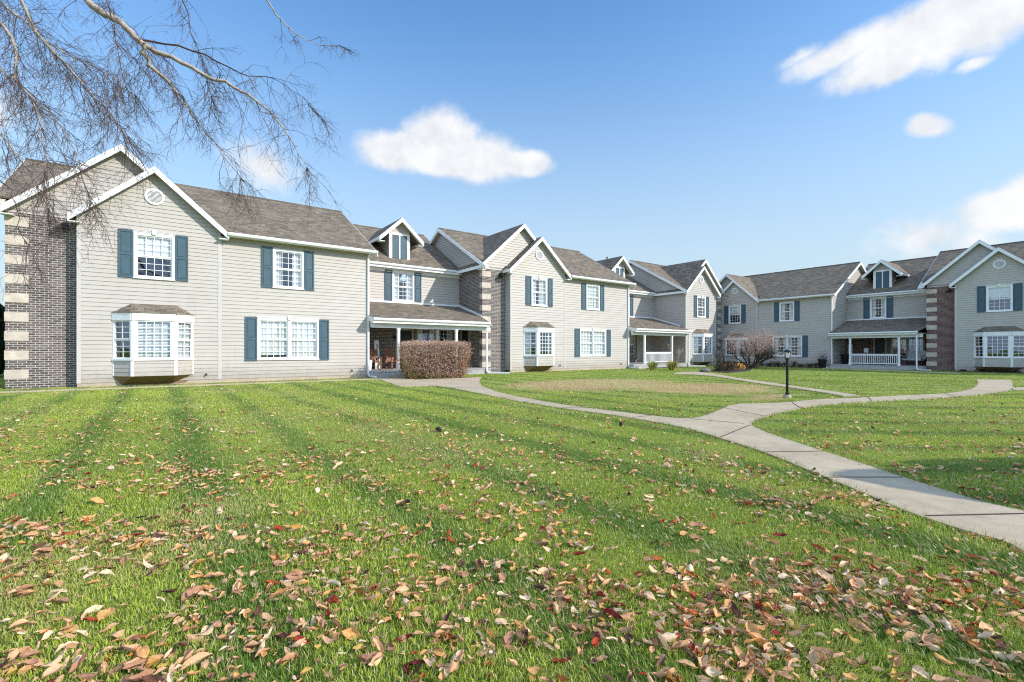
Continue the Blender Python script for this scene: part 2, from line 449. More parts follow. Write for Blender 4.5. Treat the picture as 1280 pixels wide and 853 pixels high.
def vnoise(x, y, seed=0):
    """smooth lattice noise in numpy, 0..1"""
    def h(i, j):
        n = (i.astype(np.int64) * 374761393 + j.astype(np.int64) * 668265263 + seed * 974634777) & 0x7fffffff
        n = ((n ^ (n >> 13)) * 1274126177) & 0x7fffffff
        return ((n ^ (n >> 16)) & 0xffff) / 65535.0
    xi = np.floor(x); yi = np.floor(y); fx = x - xi; fy = y - yi
    fx = fx * fx * (3 - 2 * fx); fy = fy * fy * (3 - 2 * fy)
    a = h(xi, yi); b = h(xi + 1, yi); c = h(xi, yi + 1); d = h(xi + 1, yi + 1)
    return (a * (1 - fx) + b * fx) * (1 - fy) + (c * (1 - fx) + d * fx) * fy


def fbm(x, y, seed=0, o=4):
    s = 0; a = 0.5; t = 0
    for k in range(o):
        s = s + a * vnoise(x * 2 ** k, y * 2 ** k, seed + k); t += a; a *= 0.5
    return s / t


def inside(poly, x, y):
    r = np.zeros(x.shape, bool); n = len(poly)
    for i in range(n):
        x1, y1 = poly[i]; x2, y2 = poly[(i + 1) % n]
        c = ((y1 > y) != (y2 > y))
        with np.errstate(divide='ignore', invalid='ignore'):
            r ^= c & (x < (x2 - x1) * (y - y1) / (y2 - y1 + 1e-12) + x1)
    return r


# ------------------------------------------------------------------ layout of the two rows
U = np.array([0.80673322, 0.59091583]); Vv = np.array([-0.59091583, 0.80673322])
P0 = np.array([-11.64336958, 19.14254589]); QB = np.array([20.0244638, 38.9898019]); SB = 0.895756
PITCH_A, PITCH_B = 18.537, 17.678
ROT_A = math.atan2(U[1], U[0]); ROT_B = math.atan2(-Vv[1], -Vv[0])
def atA(s, n=0.0): p = P0 + s * U - n * Vv; return (float(p[0]), float(p[1]), 0.0)
def atB(s, n=0.0): p = QB - SB * s * Vv - SB * n * U; return (float(p[0]), float(p[1]), 0.0)
MR = 6.0; BL = -5.87; GL = -4.27
END_A = 2 * PITCH_A - 5.796              # corner of the third house (mirrored)


# ground points of the photograph, unprojected onto the flat lawn
def G(px, py):
    Y = F_PX * H / (py - Y0_PX)
    return ((px - 640) / F_PX * Y, Y)


def smooth_line(pts, n=6):
    out = []
    P = [np.array(p) for p in pts]
    for i in range(len(P) - 1):
        p0 = P[max(i - 1, 0)]; p1 = P[i]; p2 = P[i + 1]; p3 = P[min(i + 2, len(P) - 1)]
        for k in range(n):
            t = k / n
            out.append(tuple(0.5 * ((2 * p1) + (-p0 + p2) * t + (2 * p0 - 5 * p1 + 4 * p2 - p3) * t * t + (-p0 + 3 * p1 - 3 * p2 + p3) * t ** 3)))
    out.append(tuple(P[-1])); return out


low = [(1.9, 1.1), (2.6, 2.2)] + [G(*p) for p in [(1280, 692), (1200, 664), (1130, 640), (1060, 610), (1000, 585), (950, 565), (900, 549), (860, 537), (820, 529), (760, 519), (700, 511), (640, 501), (600, 493), (570, 487), (545, 483)]]
upp = [G(*p) for p in [(604, 472), (600, 477), (603, 482.5), (612, 487), (632, 493), (672, 501), (720, 509), (780, 516.5), (838, 523), (862, 524), (882, 520), (900, 513), (911, 508)]]
far = [G(*p) for p in [(925, 505.5), (981, 504), (1017, 500.5), (1063, 498.5), (1112, 496), (1155, 494), (1188, 491.8), (1207, 488.5), (1219, 484), (1222, 479), (1221, 475.2)]]
near = [G(*p) for p in [(1264, 475.2), (1265, 479), (1268, 484), (1266, 488), (1254, 491), (1231, 494), (1191, 497.4), (1155, 499.7), (1090, 503), (1044, 506), (1007, 510.5), (968, 519), (946, 526), (939, 532), (958, 541.5), (991, 553), (1057, 574.5), (1122, 596), (1188, 617), (1280, 641)]] + [(5.0, 2.6), (5.4, 1.3)]
PATH_MAIN = smooth_line(low, 4) + [G(525, 483.2), G(500, 482.0), G(498, 476.2), G(545, 474.4), G(594, 472.2)] + smooth_line(upp, 4) + smooth_line(far, 4) + smooth_line(near, 4)
PATH_SERVICE = [atA(-7.5, 1.15)[:2], atA(5.8, 1.30)[:2], atA(7.6, 1.45)[:2], G(520, 482.2), G(540, 483.4), G(500, 483.6), atA(5.8, 1.78)[:2], atA(-7.5, 1.62)[:2]]
PATH_PORCH2 = smooth_line([G(*p) for p in [(846, 466.2), (868, 465.6), (890, 467.5), (915, 472.0), (940, 475.8), (977, 481), (1000, 484.4), (1050, 491.5), (1075, 495.5)]], 3) + \
    smooth_line([G(*p) for p in [(1055, 497.0), (1040, 493.5), (1000, 487.3), (976, 484), (940, 479), (905, 473), (885, 470.3), (862, 468.6), (842, 468.2)]], 3)
PATH_ROW_B = [atB(6.1, 1.6)[:2], atB(7.4, 1.7)[:2], atB(12.0, 3.3)[:2], atB(14.5, 3.7)[:2], atB(14.5, 4.8)[:2], atB(11.8, 4.3)[:2], atB(7.2, 2.5)[:2], atB(6.1, 2.3)[:2]]
PATH_STUB = [G(1266, 486), G(1290, 484.5), G(1330, 484.5), G(1330, 489), G(1285, 489), G(1266, 488.5)]
PATHS = [PATH_MAIN, PATH_SERVICE, PATH_PORCH2, PATH_ROW_B, PATH_STUB]


def footprint(fn, s0, s1, n0, n1): return [fn(s0, n0)[:2], fn(s1, n0)[:2], fn(s1, n1)[:2], fn(s0, n1)[:2]]


BUILDINGS = [footprint(atA, BL - 0.05, 6.02, 0.02, -12), footprint(atA, 5.9, 12.7, 0.45, -12), footprint(atA, 12.6, 24.56, 0.02, -12), footprint(atA, 24.4, 31.3, 0.45, -12), footprint(atA, 31.2, 37.2, 0.02, -12),
             footprint(atB, BL, 6.02, 0.02, -12), footprint(atB, 5.9, 11.9, 0.45, -12), footprint(atB, 11.8, 24, 0.02, -12)]
MULCH = [footprint(atB, -0.6, 5.6, 0.0, 1.3), [G(884, 464.2), G(897, 465.8), G(912, 466.6), G(938, 463.8), G(940, 461), G(905, 459.5)],
         footprint(atA, 25.4, 30.2, 0.45, 1.05), footprint(atB, 13.6, 18.5, 0.0, 0.9)]


def dryness(x, y):
    # worn straw-coloured ground in front of the second house
    c1 = np.array(G(745, 480)); c2 = np.array(G(880, 485))
    r = np.array([x - P0[0], y - P0[1]])
    d = np.zeros_like(x)
    for c, ls, ln, k in ((c1, 4.2, 2.9, 1.0), (c2, 3.2, 2.4, 1.0), (np.array(G(960, 497)), 2.2, 0.5, 0.8)):
        ds = ((x - c[0]) * U[0] + (y - c[1]) * U[1]) / ls; dn = ((x - c[0]) * Vv[0] + (y - c[1]) * Vv[1]) / ln
        d = np.maximum(d, k * np.clip(1.35 - np.sqrt(ds * ds + dn * dn), 0, 1))
    return d


def build_lawn():
    M['lawn'] = make_lawn()
    xs = np.concatenate([[-2500, -700, -200, -80], np.arange(-45, 75.1, 1.0), [120, 300, 800, 2500]])
    ys = np.concatenate([[-2500, -700, -200, -60], np.arange(-20, 90.1, 1.0), [140, 320, 900, 2500]])
    X, Y = np.meshgrid(xs, ys)
    V = np.stack([X.ravel(), Y.ravel(), np.zeros(X.size)], 1)
    nx, ny = len(xs), len(ys)
    i = (np.arange(ny - 1)[:, None] * nx + np.arange(nx - 1)[None, :]).ravel()
    o = np_mesh('lawn', V, [np.stack([i, i + 1, i + nx + 1, i + nx], 1)], M['lawn'])
    at = o.data.attributes.new('dry', 'FLOAT', 'POINT'); at.data.foreach_set('value', dryness(V[:, 0], V[:, 1]).astype(np.float32))
    o['kind'] = 'structure'


def sheet(name, poly, z0, z1, m):
    mb = MB()
    import bmesh
    bm = bmesh.new()
    vs = [bm.verts.new((x, y, z1)) for x, y in poly]
    f = bm.faces.new(vs)
    if f.normal.z < 0 or True: bm.normal_update()
    if f.normal.z < 0: f.normal_flip()
    r = bmesh.ops.extrude_face_region(bm, geom=[f])
    for v in [e for e in r['geom'] if isinstance(e, bmesh.types.BMVert)]: v.co.z = z0
    bmesh.ops.recalc_face_normals(bm, faces=bm.faces[:])
    bmesh.ops.triangulate(bm, faces=bm.faces[:])
    me = bpy.data.meshes.new(name); bm.to_mesh(me); bm.free(); me.materials.append(m)
    o = bpy.data.objects.new(name, me); COL.objects.link(o); o['kind'] = 'structure'
    return o


build_lawn()
for k, poly in enumerate(PATHS): path = sheet('path', poly, -0.05, 0.018 + 0.004 * k, M['concrete']); path_main = path if k == 0 else path_main
jm = MB()
for (a, b) in [((901, 548), (937, 533)), ((955, 567), (1030, 566)), ((1029, 599), (1128, 599)), ((1157, 648), (1290, 645)), ((862, 524.8), (931, 531)), ((905, 511), (958, 522)), ((700, 510.5), (735, 511)), ((790, 523.5), (815, 520.5)), ((625, 498), (650, 497)), ((1090, 502.5), (1085, 497.5)), ((1000, 511), (990, 504)), ((1195, 497), (1180, 492.5)), ((560, 485), (606, 486))]:
    A = Vector((*G(*a), 0.0)); B = Vector((*G(*b), 0.0)); n = (B - A).normalized(); n = Vector((-n.y, n.x, 0)) * 0.011
    z = Vector((0, 0, 0.0215))
    jm.quad(A - n + z, B - n + z, B + n + z, A + n + z)
jo = jm.build('control_joints', M['joint'], path_main); jo['kind'] = 'structure'
for poly in MULCH: sheet('mulch_bed', poly, -0.05, 0.03, M['mulch'])

# ------------------------------------------------------------------ house parts
COURSE = 0.15


def siding(mb, fr, z0, z1, span, opens=(), lap=0.020, proud=0.0):
    """real lap siding: each course leans out towards its lower edge"""
    k = 0; z = z0
    while z < z1 - 1e-4:
        zt = min(z + COURSE, z1)
        cuts = sorted({z, zt} | {q for op in opens for q in (op[2], op[3]) if z < q < zt})
        for a, b in zip(cuts[:-1], cuts[1:]):
            lo, hi = span(a), span(b)
            mid = 0.5 * (a + b)
            seg = [(min(lo[0], hi[0]) if False else None)]
            xs = [(lo[0], hi[0], lo[1], hi[1])]
            for op in opens:
                if op[2] < mid < op[3]:
                    new = []
                    for (l0, l1, r0, r1) in xs:
                        if op[0] >= max(r0, r1) or op[1] <= min(l0, l1): new.append((l0, l1, r0, r1)); continue
                        if op[0] > min(l0, l1): new.append((l0, l1, op[0], op[0]))
                        if op[1] < max(r0, r1): new.append((op[1], op[1], r0, r1))
                    xs = new
            oa = proud + lap * (1 - (a - z) / COURSE); ob = proud + lap * (1 - (b - z) / COURSE)
            for (l0, l1, r0, r1) in xs:
                if r0 - l0 < 1e-3 and r1 - l1 < 1e-3: continue
                mb.quad(fr(l0, oa, a), fr(r0, oa, a), fr(r1, ob, b), fr(l1, ob, b))
                if a == z: mb.quad(fr(l0, proud, a), fr(r0, proud, a), fr(r0, oa, a), fr(l0, oa, a))
        z = zt


def flat_wall(mb, fr, z0, z1, a0, a1, opens=()):
    zs = sorted({z0, z1} | {min(max(q, z0), z1) for op in opens for q in (op[2], op[3])})
    for za, zb in zip(zs[:-1], zs[1:]):
        mid = 0.5 * (za + zb); xs = [(a0, a1)]
        for op in opens:
            if op[2] < mid < op[3]:
                new = []
                for (l, r) in xs:
                    if op[0] >= r or op[1] <= l: new.append((l, r)); continue
                    if op[0] > l: new.append((l, op[0]))
                    if op[1] < r: new.append((op[1], r))
                xs = new
        for l, r in xs: mb.quad(fr(l, 0, za), fr(r, 0, za), fr(r, 0, zb), fr(l, 0, zb))


TR = 0.085


def opening(a0, a1, z0, z1): return (a0 + 0.05, a1 - 0.05, z0 + 0.045, z1 - 0.055)


def wavy(mb, fr, a0, a1, o, z0, z1, amp=0.025, wl=0.11):
    n = max(4, int((a1 - a0) / 0.028)); pr = None
    for i in range(n + 1):
        a = a0 + (a1 - a0) * i / n
        oo = o + amp * math.sin(2 * math.pi * a / wl) + 0.008 * math.sin(37.0 * a)
        cur = (fr(a, oo, z0), fr(a, oo, z1))
        if pr: mb.quad(pr[0], cur[0], cur[1], pr[1])
        pr = cur


def window(root, fr, a0, a1, z0, z1, cols=4, rows=6, kind='hung', keystone=False, curtain='drape', trim=M['white'], proud=0.02, name='window', only_frame=False):
    """frame with keystone (part), sash with bars, glass and curtain (sub-parts)"""
    mb = MB(); t = TR; b0 = -0.10
    mb.fbox(fr, a0, a0 + t, b0, proud + 0.02, z0, z1); mb.fbox(fr, a1 - t, a1, b0, proud + 0.02, z0, z1)
    mb.fbox(fr, a0 + t, a1 - t, b0, proud + 0.02, z1 - t, z1); mb.fbox(fr, a0 + t, a1 - t, b0, proud + 0.022, z0, z0 + t * 0.7)
    mb.fbox(fr, a0 - 0.02, a1 + 0.02, 0.0, proud + 0.05, z0 - 0.03, z0 - 0.001)
    if keystone:
        mb.fbox(fr, a0 - 0.01, a1 + 0.01, 0.0, proud + 0.035, z1 + 0.001, z1 + 0.045)
        mb.fbox(fr, a0 - 0.04, a1 + 0.04, 0.0, proud + 0.06, z1 + 0.046, z1 + 0.065)
        c = 0.5 * (a0 + a1)
        k = [(c - 0.055, z1 - 0.03), (c + 0.055, z1 - 0.03), (c + 0.075, z1 + 0.125), (c - 0.075, z1 + 0.125)]
        i = proud + 0.055; e = proud + 0.085
        mb.hexa([fr(k[0][0], e, k[0][1]), fr(k[1][0], e, k[1][1]), fr(k[1][0], 0, k[1][1]), fr(k[0][0], 0, k[0][1]),
                 fr(k[3][0], e, k[3][1]), fr(k[2][0], e, k[2][1]), fr(k[2][0], 0, k[2][1]), fr(k[3][0], 0, k[3][1])])
    units = [(a0 + t, a1 - t)]
    if kind == 'pair':
        c = 0.5 * (a0 + a1); mb.fbox(fr, c - 0.055, c + 0.055, b0, proud + 0.018, z0 + t * 0.7, z1 - t)
        units = [(a0 + t, c - 0.055), (c + 0.055, a1 - t)]
    w_ = mb.build(name, trim, root)
    zb, zt = z0 + t * 0.7, z1 - t
    sb = MB(); gb = MB(); cb = MB()
    for (u0, u1) in units:
        zm = 0.5 * (zb + zt)
        panes = [(zb, zt, 0.0)] if kind == 'fixed' else [(zb, zm, -0.022), (zm, zt, 0.0)]
        for (p0, p1, oo) in panes:
            o1 = 0.0 + oo; o0 = o1 - 0.03; s = 0.04
            sb.fbox(fr, u0, u0 + s, o0, o1, p0, p1); sb.fbox(fr, u1 - s, u1, o0, o1, p0, p1)
            sb.fbox(fr, u0 + s, u1 - s, o0, o1, p0, p0 + s); sb.fbox(fr, u0 + s, u1 - s, o0, o1, p1 - s, p1)
            nr = rows if kind == 'fixed' else rows // 2
            for i in range(1, cols):
                a = u0 + s + (u1 - u0 - 2 * s) * i / cols; sb.fbox(fr, a - 0.009, a + 0.009, o0 + 0.008, o1 - 0.004, p0 + s, p1 - s)
            for j in range(1, nr):
                z = p0 + s + (p1 - p0 - 2 * s) * j / nr
                sb.fbox(fr, u0 + s, u1 - s, o0 + 0.0095, o1 - 0.0055, z - 0.009, z + 0.009)
            gb.quad(fr(u0 + s, o0 + 0.006, p0 + s), fr(u1 - s, o0 + 0.006, p0 + s), fr(u1 - s, o0 + 0.006, p1 - s), fr(u0 + s, o0 + 0.006, p1 - s))
        ww = u1 - u0
        if curtain == 'drape':
            wavy(cb, fr, u0, u0 + ww * random.uniform(0.22, 0.42), -0.13, zb, zt); wavy(cb, fr, u1 - ww * random.uniform(0.2, 0.4), u1, -0.13, zb, zt)
        elif curtain == 'sheer':
            wavy(cb, fr, u0, u1 - ww * random.choice((0.0, 0.0, 0.12)), -0.11, zb + random.choice((0.0, 0.03, 0.12)), zt, 0.016, 0.15)
        elif curtain == 'half':
            wavy(cb, fr, u0, u1, -0.10, zm - random.uniform(-0.1, 0.25), zt, 0.006, 0.3)
        elif curtain == 'blind':
            z = zt
            while z > zb + 0.02:
                cb.quad(fr(u0, -0.085, z - 0.05), fr(u1, -0.085, z - 0.05), fr(u1, -0.115, z), fr(u0, -0.115, z)); z -= 0.054
    sb.build('sash', M['white'], w_); gb.build('glass', M['glass'], w_)
    if cb.f: cb.build('blind' if curtain == 'blind' else 'curtain', M['blind'] if curtain == 'blind' else M['curtain'], w_)
    return w_


def shutter(root, fr, a0, a1, z0, z1, o=0.02):
    mb = MB(); s = 0.055; zm = z0 + (z1 - z0) * 0.5
    mb.fbox(fr, a0, a0 + s, o - 0.02, o + 0.035, z0, z1); mb.fbox(fr, a1 - s, a1, o - 0.02, o + 0.035, z0, z1)
    for (p, q) in ((z0, z0 + 0.075), (zm - 0.04, zm + 0.04), (z1 - 0.075, z1)): mb.fbox(fr, a0 + s, a1 - s, o - 0.02, o + 0.033, p, q)
    for (p, q) in ((z0 + 0.075, zm - 0.04), (zm + 0.04, z1 - 0.075)):
        mb.fbox(fr, a0 + s, a1 - s, o - 0.02, o + 0.012, p, q)
        mb.hexa([fr(a0 + s + 0.015, o + 0.0125, p + 0.02), fr(a1 - s - 0.015, o + 0.0125, p + 0.02), fr(a1 - s - 0.015, o + 0.0115, p + 0.02), fr(a0 + s + 0.015, o + 0.0115, p + 0.02),
                 fr(a0 + s + 0.015, o + 0.0125, q - 0.02), fr(a1 - s - 0.015, o + 0.0125, q - 0.02), fr(a1 - s - 0.015, o + 0.0115, q - 0.02), fr(a0 + s + 0.015, o + 0.0115, q - 0.02)])
        mb.fbox(fr, a0 + s + 0.025, a1 - s - 0.025, o + 0.0125, o + 0.026, p + 0.035, q - 0.035)
    return mb.build('shutter', M['teal'], root)


SL = 0.568                               # pitch of the long roofs
def zroof(y, e=5.95): return e + SL * (y + 0.35)
YR, ZR = 5.2, zroof(5.2)
GS = 0.9                                 # pitch of the gables


def slope_slab(mb, x0, x1, ya, za, yb, zb, th=0.07):
    """roof slab between the line (ya,za) and the line (yb,zb), running along x"""
    n = Vector((0, -(zb - za), (yb - ya))).normalized()
    if n.z < 0: n = -n
    d = n * th
    a, b = (x0, ya, za), (x1, ya, za); c, e = (x1, yb, zb), (x0, yb, zb)
    top = [Vector(p) for p in (a, b, c, e)]
    if yb < ya: top = [top[3], top[2], top[1], top[0]]
    bot = [p - d for p in top]
    mb.hexa([*bot, *top])


def cross_slab(mb, y0, y1, xa, za, xb, zb, th=0.07):
    n = Vector((-(zb - za), 0, (xb - xa))).normalized()
    if n.z < 0: n = -n
    d = n * th
    top = [Vector(p) for p in ((xa, y0, za), (xb, y0, zb), (xb, y1, zb), (xa, y1, za))]
    if xb < xa: top = [top[1], top[0], top[3], top[2]]
    bot = [p - d for p in top]
    mb.hexa([*bot, *top])


def gable_roof(root, xc, zr, hw, sl, y0, ywall, yend, cut_left=None, name='gable_roof'):
    """ridge running back from the front at y0; returns the part"""
    ze = zr - sl * hw
    mb = MB()
    cross_slab(mb, y0 + 0.03, yend, xc - hw, ze, xc, zr, 0.05); cross_slab(mb, y0 + 0.03, yend, xc + hw, ze, xc, zr, 0.05)
    r = mb.build(name, M['shingle'], root)
    fb = MB(); d = 0.24
    for s in (-1, 1):
        xe = xc + s * (hw + 0.02); zz = ze - sl * 0.02
        pts = [(xc, y0, zr - 0.015), (xe, y0, zz - 0.015), (xe, y0, zz - d - 0.015), (xc, y0, zr - d - 0.015)]
        if s > 0: pts = pts[::-1]
        fb.prism(pts, (0, 0.04, 0))
        # eave return: closes the lower end of the rake
        x1 = xc + s * (hw - 0.30)
        fb.box(min(xe, x1), max(xe, x1), y0 + 0.0405, ywall - 0.005, zz - d - 0.02, zz - d + 0.01)
    # eave fascia running back along both sides
    for s in (-1, 1):
        xe = xc + s * (hw + 0.005); fb.box(min(xe, xe + s * 0.03), max(xe, xe + s * 0.03), y0 + 0.0405, yend, ze - d * 0.85, ze - 0.03)
    fb.build('rake_board', M['white'], r)
    sb = MB(); th = 0.11
    for s in (-1, 1):
        a = (xc, zr - th); b = (xc + s * hw, ze - th)
        q = [(a[0], y0 + 0.042, a[1]), (b[0], y0 + 0.042, b[1]), (b[0], ywall + 0.02, b[1]), (a[0], ywall + 0.02, a[1])]
        sb.poly(q if s > 0 else q[::-1])
    sb.build('soffit', M['soffit'], r)
    return r


def gutter(mb, x0, x1, y, z):
    """K-style gutter hung on the eave line, opening upwards"""
    pr = [(y, z), (y - 0.075, z), (y - 0.105, z - 0.055), (y - 0.075, z - 0.115), (y, z - 0.125)]
    pts = [(x0, a, b) for a, b in pr]
    mb.prism(pts, (x1 - x0, 0, 0))


def quoins(root, x0, x1, y, side, ret):
    """cream blocks alternating up a brick corner; side = -1 corner at x0, ret = depth of the return"""
    z = 0.33; p = 0.018
    while z < 5.75:
        mb = MB(); mb.box(x0 - p, x1, y - p, y + ret, z, z + 0.31); mb.build('quoin', M['quoin'], root); z += 0.64


def vent(root, xc, y, zc, r=0.30):
    mb = MB(); n = 28; y1 = y - 0.05
    for i in range(n):
        a, b = 2 * math.pi * i / n, 2 * math.pi * (i + 1) / n
        q = lambda t, rr, yy: (xc + rr * math.cos(t), yy, zc + rr * math.sin(t))
        mb.quad(q(a, r * 0.76, y1), q(a, r, y1), q(b, r, y1), q(b, r * 0.76, y1)); mb.f[-1].reverse()
        mb.quad(q(a, r, y1), q(a, r, y), q(b, r, y), q(b, r, y1)); mb.f[-1].reverse()
        mb.quad(q(a, r * 0.76, y - 0.01), q(a, r * 0.76, y1), q(b, r * 0.76, y1), q(b, r * 0.76, y - 0.01)); mb.f[-1].reverse()
    v = mb.build('gable_vent', M['white'], root)
    sb = MB(); k = -0.7
    while k < 0.72:
        z = zc + k * r; w_ = math.sqrt(max(0.0, (r * 0.76) ** 2 - (z - zc) ** 2))
        if w_ > 0.02: sb.hexa([(xc - w_, y - 0.045, z - 0.02), (xc + w_, y - 0.045, z - 0.02), (xc + w_, y - 0.02, z - 0.0), (xc - w_, y - 0.02, z - 0.0), (xc - w_, y - 0.038, z - 0.012), (xc + w_, y - 0.038, z - 0.012), (xc + w_, y - 0.012, z + 0.008), (xc - w_, y - 0.012, z + 0.008)])
        k += 0.15
    sb.build('louvre', M['white'], v)


def bay_window(root, yw, sideways, curtain):
    x0, x1, xa, xb, yf = -3.32, -0.92, -2.76, -1.48, yw - 0.60
    zb, zs, zh, zt = 0.36, 0.94, 2.36, 2.62
    P = [(x0, yw), (xa, yf), (xb, yf), (x1, yw)]
    fac = []
    for p, q in zip(P[:-1], P[1:]): fac.append((Fr(p[0], p[1], q[0] - p[0], q[1] - p[1]), math.hypot(q[0] - p[0], q[1] - p[1])))
    ap = MB()
    for fr, L in fac: siding(ap, fr, zb, zs - 0.02, lambda z, L=L: (0.0, L), lap=0.015)
    b = ap.build('bay_window', M['siding'], root)
    tr = MB()
    for i, (fr, L) in enumerate(fac):
        tr.fbox(fr, 0, L, -0.06, 0.045, zh, zt)                       # head board
        tr.fbox(fr, 0, L, -0.06, 0.05, zs - 0.02, zs + 0.05)          # sill
        tr.fbox(fr, 0, 0.05, -0.03, 0.022, zb, zs - 0.021); tr.fbox(fr, L - 0.05, L, -0.03, 0.022, zb, zs - 0.021)
        e = 0.13 if i == 1 else 0.06
        tr.fbox(fr, 0, e, -0.05, 0.02, zs + 0.05, zh); tr.fbox(fr, L - e, L, -0.05, 0.02, zs + 0.05, zh)
    tr.build('bay_trim', M['white'], b)
    for i, (fr, L) in enumerate(fac):
        e = 0.13 if i == 1 else 0.06
        a0, a1 = e, L - e; z0, z1 = zs + 0.05, zh
        sb = MB(); gb = MB(); zm = 0.5 * (z0 + z1); s = 0.045
        cols = 4 if i == 1 else 2
        panes = [(z0, z1, 0.0, 6)] if i == 1 else [(z0, zm, -0.022, 3), (zm, z1, 0.0, 3)]
        for (p0, p1, oo, nr) in panes:
            o1 = 0.005 + oo; o0 = o1 - 0.03
            sb.fbox(fr, a0, a0 + s, o0, o1, p0, p1); sb.fbox(fr, a1 - s, a1, o0, o1, p0, p1)
            sb.fbox(fr, a0 + s, a1 - s, o0, o1, p0, p0 + s); sb.fbox(fr, a0 + s, a1 - s, o0, o1, p1 - s, p1)
            for k in range(1, cols): a = a0 + s + (a1 - a0 - 2 * s) * k / cols; sb.fbox(fr, a - 0.011, a + 0.011, o0 + 0.008, o1 - 0.004, p0 + s, p1 - s)
            for k in range(1, nr): z = p0 + s + (p1 - p0 - 2 * s) * k / nr; sb.fbox(fr, a0 + s, a1 - s, o0 + 0.0095, o1 - 0.0055, z - 0.011, z + 0.011)
            gb.quad(fr(a0 + s, o0 + 0.006, p0 + s), fr(a1 - s, o0 + 0.006, p0 + s), fr(a1 - s, o0 + 0.006, p1 - s), fr(a0 + s, o0 + 0.006, p1 - s))
        sb.build('sash', M['white'], b); gb.build('glass', M['glass'], b)
    cb = MB()
    fr, L = fac[1]
    if curtain == 'blind':
        z = zh
        while z > zs + 0.05: cb.quad(fr(0.12, -0.095, z - 0.05), fr(L - 0.12, -0.095, z - 0.05), fr(L - 0.12, -0.125, z), fr(0.12, -0.125, z)); z -= 0.054
        for fr2, L2 in (fac[2],):
            z = zh
            while z > zs + 0.05: cb.quad(fr2(0.06, -0.095, z - 0.05), fr2(L2 - 0.02, -0.095, z - 0.05), fr2(L2 - 0.02, -0.125, z), fr2(0.06, -0.125, z)); z -= 0.054
        cb.build('blind', M['blind'], b)
    elif curtain == 'drape':
        wavy(cb, fr, 0.12, 0.12 + 0.22 * L, -0.17, zs, zh); wavy(cb, fr, L - 0.12 - 0.2 * L, L - 0.12, -0.17, zs, zh)
        wavy(cb, fac[0][0], 0.1, 0.45, -0.16, zs, zh); wavy(cb, fac[2][0], 0.35, 0.7, -0.16, zs, zh)
        cb.build('curtain', M['curtain'], b)
    # hipped roof
    rb = MB(); ex = 0.07; zr = 2.98
    E = [(x0 - ex, yw, zt + 0.005), (xa - 0.04, yf - ex, zt + 0.005), (xb + 0.04, yf - ex, zt + 0.005), (x1 + ex, yw, zt + 0.005)]
    T = [(xa - 0.05, yw + 0.0, zr), (xb + 0.05, yw + 0.0, zr)]
    rb.poly((E[0], E[1], T[0])); rb.poly((E[1], E[2], T[1], T[0])); rb.poly((E[2], E[3], T[1]))
    rb.poly((E[3], E[2], E[1], E[0]))
    rb.build('bay_roof', M['shingle'], b)
    # sloping boards under the bay
    ub = MB(); z0 = 0.04
    W = [(x0 + 0.25, yw, z0), (xa + 0.1, yw - 0.02, z0), (xb - 0.1, yw - 0.02, z0), (x1 - 0.25, yw, z0)]
    B = [(p[0], p[1], zb) for p in P]
    for i in range(3): ub.quad(W[i], W[i + 1], B[i + 1], B[i])
    ub.build('bay_underside', M['bay_wood'], b)


def downspout(root, x, y, ztop, out=(0.0, -1.0), length=0.9, ztuck=None):
    """square leader down a corner with an elbow and an extension lying on the lawn"""
    mb = MB(); s = 0.04
    mb.box(x - s, x + s, y - 2 * s, y, 0.16, ztop - 0.18)
    p = [(x - s, y - 2 * s), (x + s, y - 2 * s), (x + s, y), (x - s, y)]
    mb.hexa([(a, b, ztop - 0.179) for a, b in p] + [(a, b - 0.26, ztop) for a, b in p])
    q = [(x - s, y - 2 * s), (x + s, y - 2 * s), (x + s, y), (x - s, y)]
    ox, oy = out
    mb.hexa([(a + ox * 0.14, b + oy * 0.14, 0.045) for a, b in q] + [(a, b, 0.159) for a, b in q])
    ax, ay = x + ox * 0.10, y - s + oy * 0.10
    L = length; nx, ny = -oy * s, ox * s
    bx, by = ax + ox * L, ay + oy * L
    mb.hexa([(ax + nx, ay + ny, 0.03), (ax - nx, ay - ny, 0.03), (bx - nx, by - ny, 0.025), (bx + nx, by + ny, 0.025),
             (ax + nx, ay + ny, 0.11), (ax - nx, ay - ny, 0.11), (bx - nx, by - ny, 0.10), (bx + nx, by + ny, 0.10)])
    return mb.build('downspout', M['white'], root)


def spot_light(root, x, y, z):
    mb = MB(); mb.lathe([(0.02, z + 0.10), (0.06, z + 0.10), (0.09, z), (0.085, z - 0.06), (0.05, z - 0.07)][::-1], x, y - 0.12, 10)
    mb.lathe([(0.05, z + 0.02), (0.075, z + 0.0), (0.075, z - 0.05), (0.05, z - 0.09)][::-1], x - 0.16, y - 0.13, 10)
    mb.box(x - 0.12, x + 0.05, y - 0.10, y - 0.001, z + 0.08, z + 0.16)
    mb.build('flood_light', M['black'], root)


